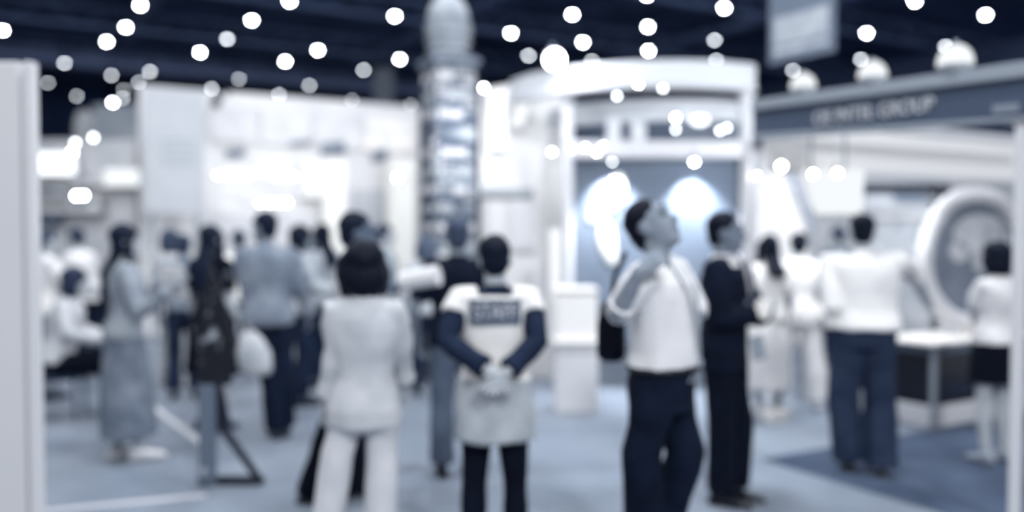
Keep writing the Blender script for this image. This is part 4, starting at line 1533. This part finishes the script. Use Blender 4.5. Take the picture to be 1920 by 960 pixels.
# dark patterned dress
person('woman with long dark hair and a dark white-spotted dress behind the display stand', at(398, 6.9), -25, 1.66, female=True, voxel=.012,
       joints={'re': ('px', 430, 560, -.1), 'rw': ('px', 448, 600, -.2)},
       top=('short', mat(14, .85, vary=1, scale=8, g2=140, pos=(.56, .7)), dict(hem=.9, g=.028, name='blouse')), bottom=('skirt', mat(14, .85, vary=1, scale=8, g2=140, pos=(.56, .7)), dict(hem=.5, flare=.07)), hair=('long', 30, .25), shoes=60, skin=SKIN_L)
person('person in loose white clothes between the long-skirted woman and the display stand', at(322, 8.9), -40, 1.62, female=True, voxel=.014,
       joints={'re': (.24, .1, 1.16), 'rw': (.16, .3, 1.2)},
       top=('long', mat(206, .85, vary=8, scale=6), dict(hem=.8, g=.035, name='blouse')), bottom=TR(190, straight=.08), hair=('bob', 70), shoes=220, skin=SKIN_L)
person('slim person in grey behind the outstretched papers', at(345, 8.2), 15, 1.58, voxel=.014,
       top=('short', mat(120, .85, vary=12, scale=6), dict(hem=.95, g=.024, name='shirt')), bottom=TR(50), hair=('short', 60), shoes=20)
# left crowd
person('person in a white shirt half hidden by the left partition', at(92, 8.2), -50, 1.62, voxel=.014, joints={'re': (.25, .12, 1.15), 'rw': (.15, .36, 1.12), 'le': (-.2, .14, 1.15), 'lw': (-.1, .38, 1.1)},
       top=('long', mat(222, .85, vary=8, scale=6), dict(hem=.88, g=.035, name='shirt')), bottom=TR(150), hair=('short', 70), shoes=60, skin=SKIN_L)
person('person in a white blouse leaning forward left of the long-haired woman', at(165, 9.4), 70, 1.66, female=True, voxel=.014, lean=14, joints={'le': (-.22, .2, 1.14), 'lw': (-.1, .42, 1.08), 're': (.24, .16, 1.14), 'rw': (.1, .4, 1.06)},
       top=('long', mat(216, .85, vary=8, scale=6), dict(hem=.88, g=.03, name='blouse')), bottom=TR(36), hair=('short', 50), shoes=30, skin=SKIN_L)
# seated person and chair
cpos = at(108, 7.35)
person('person in pale jacket and dark trousers sitting by the left partition', cpos, -76, 1.70, voxel=.012, hip_z=.5, lean=12,
       joints={'lk': (-.12, .42, .5), 'la': (-.12, .5, .09), 'rk': (.12, .42, .48), 'ra': (.13, .56, .09), 're': (.26, .14, .78), 'rw': (.16, .4, .7), 'le': (-.25, .12, .78), 'lw': (-.12, .38, .68)},
       top=('long', mat(196, .85, vary=14, scale=6), dict(hem=.9, g=.034, name='jacket')), bottom=TR(14, straight=.075), hair=('bob', 52), shoes=120, skin=SKIN_L)
r = thing('low_chair', 'dark low chair under the seated person by the left partition', 'chair', cpos, math.radians(-76))
bm = NB(); add_box(bm, (0, -.02, .37), (.42, .42, .04)); link('seat', bm, mat(40, .6), r, world=False, bevel=.01)
bm = NB(); add_box(bm, (0, -.25, .62), (.4, .03, .36), 0, .12); link('backrest', bm, mat(40, .6), r, world=False, bevel=.01)
for sx in (-1, 1):
    for y in (-.2, .16):
        bm = NB(); add_tube(bm, [(sx * .18, y, .35), (sx * .19, y * 1.08, .0)], .014, 8, False); link('leg', bm, mat(90, .4), r, world=False)
# heads far behind
FAR = [(985, 10.5, 0, 1.62, 206, 20, 'short', 'person in a pale shirt behind the right shoulder of the staff vest'),
       (1072, 11.5, 60, 1.58, 196, 24, 'short', 'dark haired person behind the white pedestal, left of two'),
       (1112, 12.0, -60, 1.56, 150, 20, 'short', 'dark haired person behind the white pedestal, right of two'),
       (1700, 9.4, -20, 1.60, 110, 26, 'bun', 'small dark haired person between the broad man and the oval sign'),
       (1568, 10.2, 30, 1.66, 130, 60, 'short', 'person with greyish hair behind the left shoulder of the broad man'),
       (722, 9.0, -70, 1.68, 150, 50, 'short', 'person with a pale profile right of the man with the paper roll'),
       (448, 9.5, 40, 1.62, 226, 60, 'short', 'person in white just left of the man in the grey shirt'),
       (800, 8.4, 20, 1.55, 170, 90, 'bob', 'pale haired person at the foot of the stone tower, left of the person in black')]
for px, Yd, fc, h, g, hg, st, lab in FAR:
    person(lab, at(px, Yd), fc, h, voxel=.015, top=('long', mat(g, .85, vary=8, scale=6), dict(hem=.9, g=.028, name='shirt')),
           bottom=TR(40), hair=(st, hg), shoes=30, skin=SKIN_L)
# black shoulder bag of the man looking up
BYD = 3.84
q = P(1146, 610, BYD)
r = thing('shoulder_bag', 'black bag hanging behind the elbow of the man looking up', 'bag', (q.x, q.y, P(0, 678, BYD).z))
z0, z1 = P(0, 676, BYD).z, P(0, 565, BYD).z
bm = NB(); add_rings(bm, [(V((q.x + .0, q.y, z0 + (z1 - z0) * f)), V((w, 0, 0)), V((0, .045, 0))) for f, w in ((0, .045), (.08, .065), (.6, .065), (.92, .05), (1, .03))], 16)
link('bag_body', bm, mat(16, .6), r, smooth=True)
bm = NB(); add_tube(bm, [P(1146, 572, BYD), P(1152, 520, BYD - .02), P(1172, 476, 3.74)], .011, 6); link('strap', bm, mat(20, .6), r)
q = P(1430, 580, 4.8)
bm = NB(); add_box(bm, q, (.085, .015, .1), -.4, 0, .3)
tag(link('folded_paper', bm, mat(236, .6), bevel=.003), 'small white folded paper in the hand of the man in the dark suit', 'paper')
# white crate on the floor
g = G(1440, 786)
r = thing('floor_box', 'small white box on the floor right of the suit man\'s legs', 'box', (g.x, g.y, 0))
bm = NB(); add_box(bm, (g.x, g.y, .04), (.28, .2, .08), A2); link('box_body', bm, mat(236, .5), r, bevel=.01)
bm = NB(); add_box(bm, (g.x, g.y, .09), (.29, .21, .02), A2); link('lid', bm, mat(244, .5), r, bevel=.006)

# ------------------------------------------------------------------ light
w = bpy.data.worlds.new('hall_air')
SC.world = w
w.use_nodes = True
bg = w.node_tree.nodes['Background']
bg.inputs['Color'].default_value = (*LT, 1)
bg.inputs['Strength'].default_value = .48


def area(name, loc, size, watt, target):
    ld = bpy.data.lights.new(name, 'AREA')
    ld.shape = 'DISK'
    ld.size = size
    ld.energy = watt
    ld.color = LT
    o = bpy.data.objects.new(name, ld)
    COL.objects.link(o)
    o.location = loc
    o.rotation_euler = (V(target) - V(loc)).to_track_quat('-Z', 'Y').to_euler()
    return o


# high-bay lamps of the hall over the aisle, above the top of the frame
for x, y in ((-5, 4.5), (0, 4.5), (5, 4.5), (-6.5, 10), (-1, 10), (4.5, 10)):
    area('off_frame_light', (x, y, 8.7), .8, 320, (x, y + .6, 0))
for x, wt in ((-4.5, 150), (3.2, 960)):  # unseen fill lights added behind the camera, stronger on the right
    area('off_frame_light', (x, -5, 7.5), 1.2, wt, (x * .3, 5, 1.2))
# point lights without fittings, added to brighten the stand and booth walls
point_light('stand_fill', on_wall(480, 240, 2.2), 16)
point_light('stand_fill', on_wall(660, 270, 2.0), 44)
point_light('side_wall_fill', P(960, 250, 8.3), 12)
point_light('canopy_wash', P(1042, 104, 7.62), 24, .05)  # wash added in front of the glaring canopy spotlight
point_light('booth_fill', rp(1560, 285, .3), 75)
point_light('booth_fill', rp(1800, 270, 1.6), 48)
point_light('left_stand_fill', P(120, 250, 14), 40)

SC.view_settings.view_transform = 'Standard'
SC.view_settings.look = 'None'
SC.view_settings.gamma = 1
SC.view_settings.use_curve_mapping = False
SC.view_settings.exposure = 0
SC.cycles.use_adaptive_sampling = False
SC.cycles.use_denoising = True
SC.cycles.max_bounces = 5
SC.cycles.sample_clamp_indirect = 6
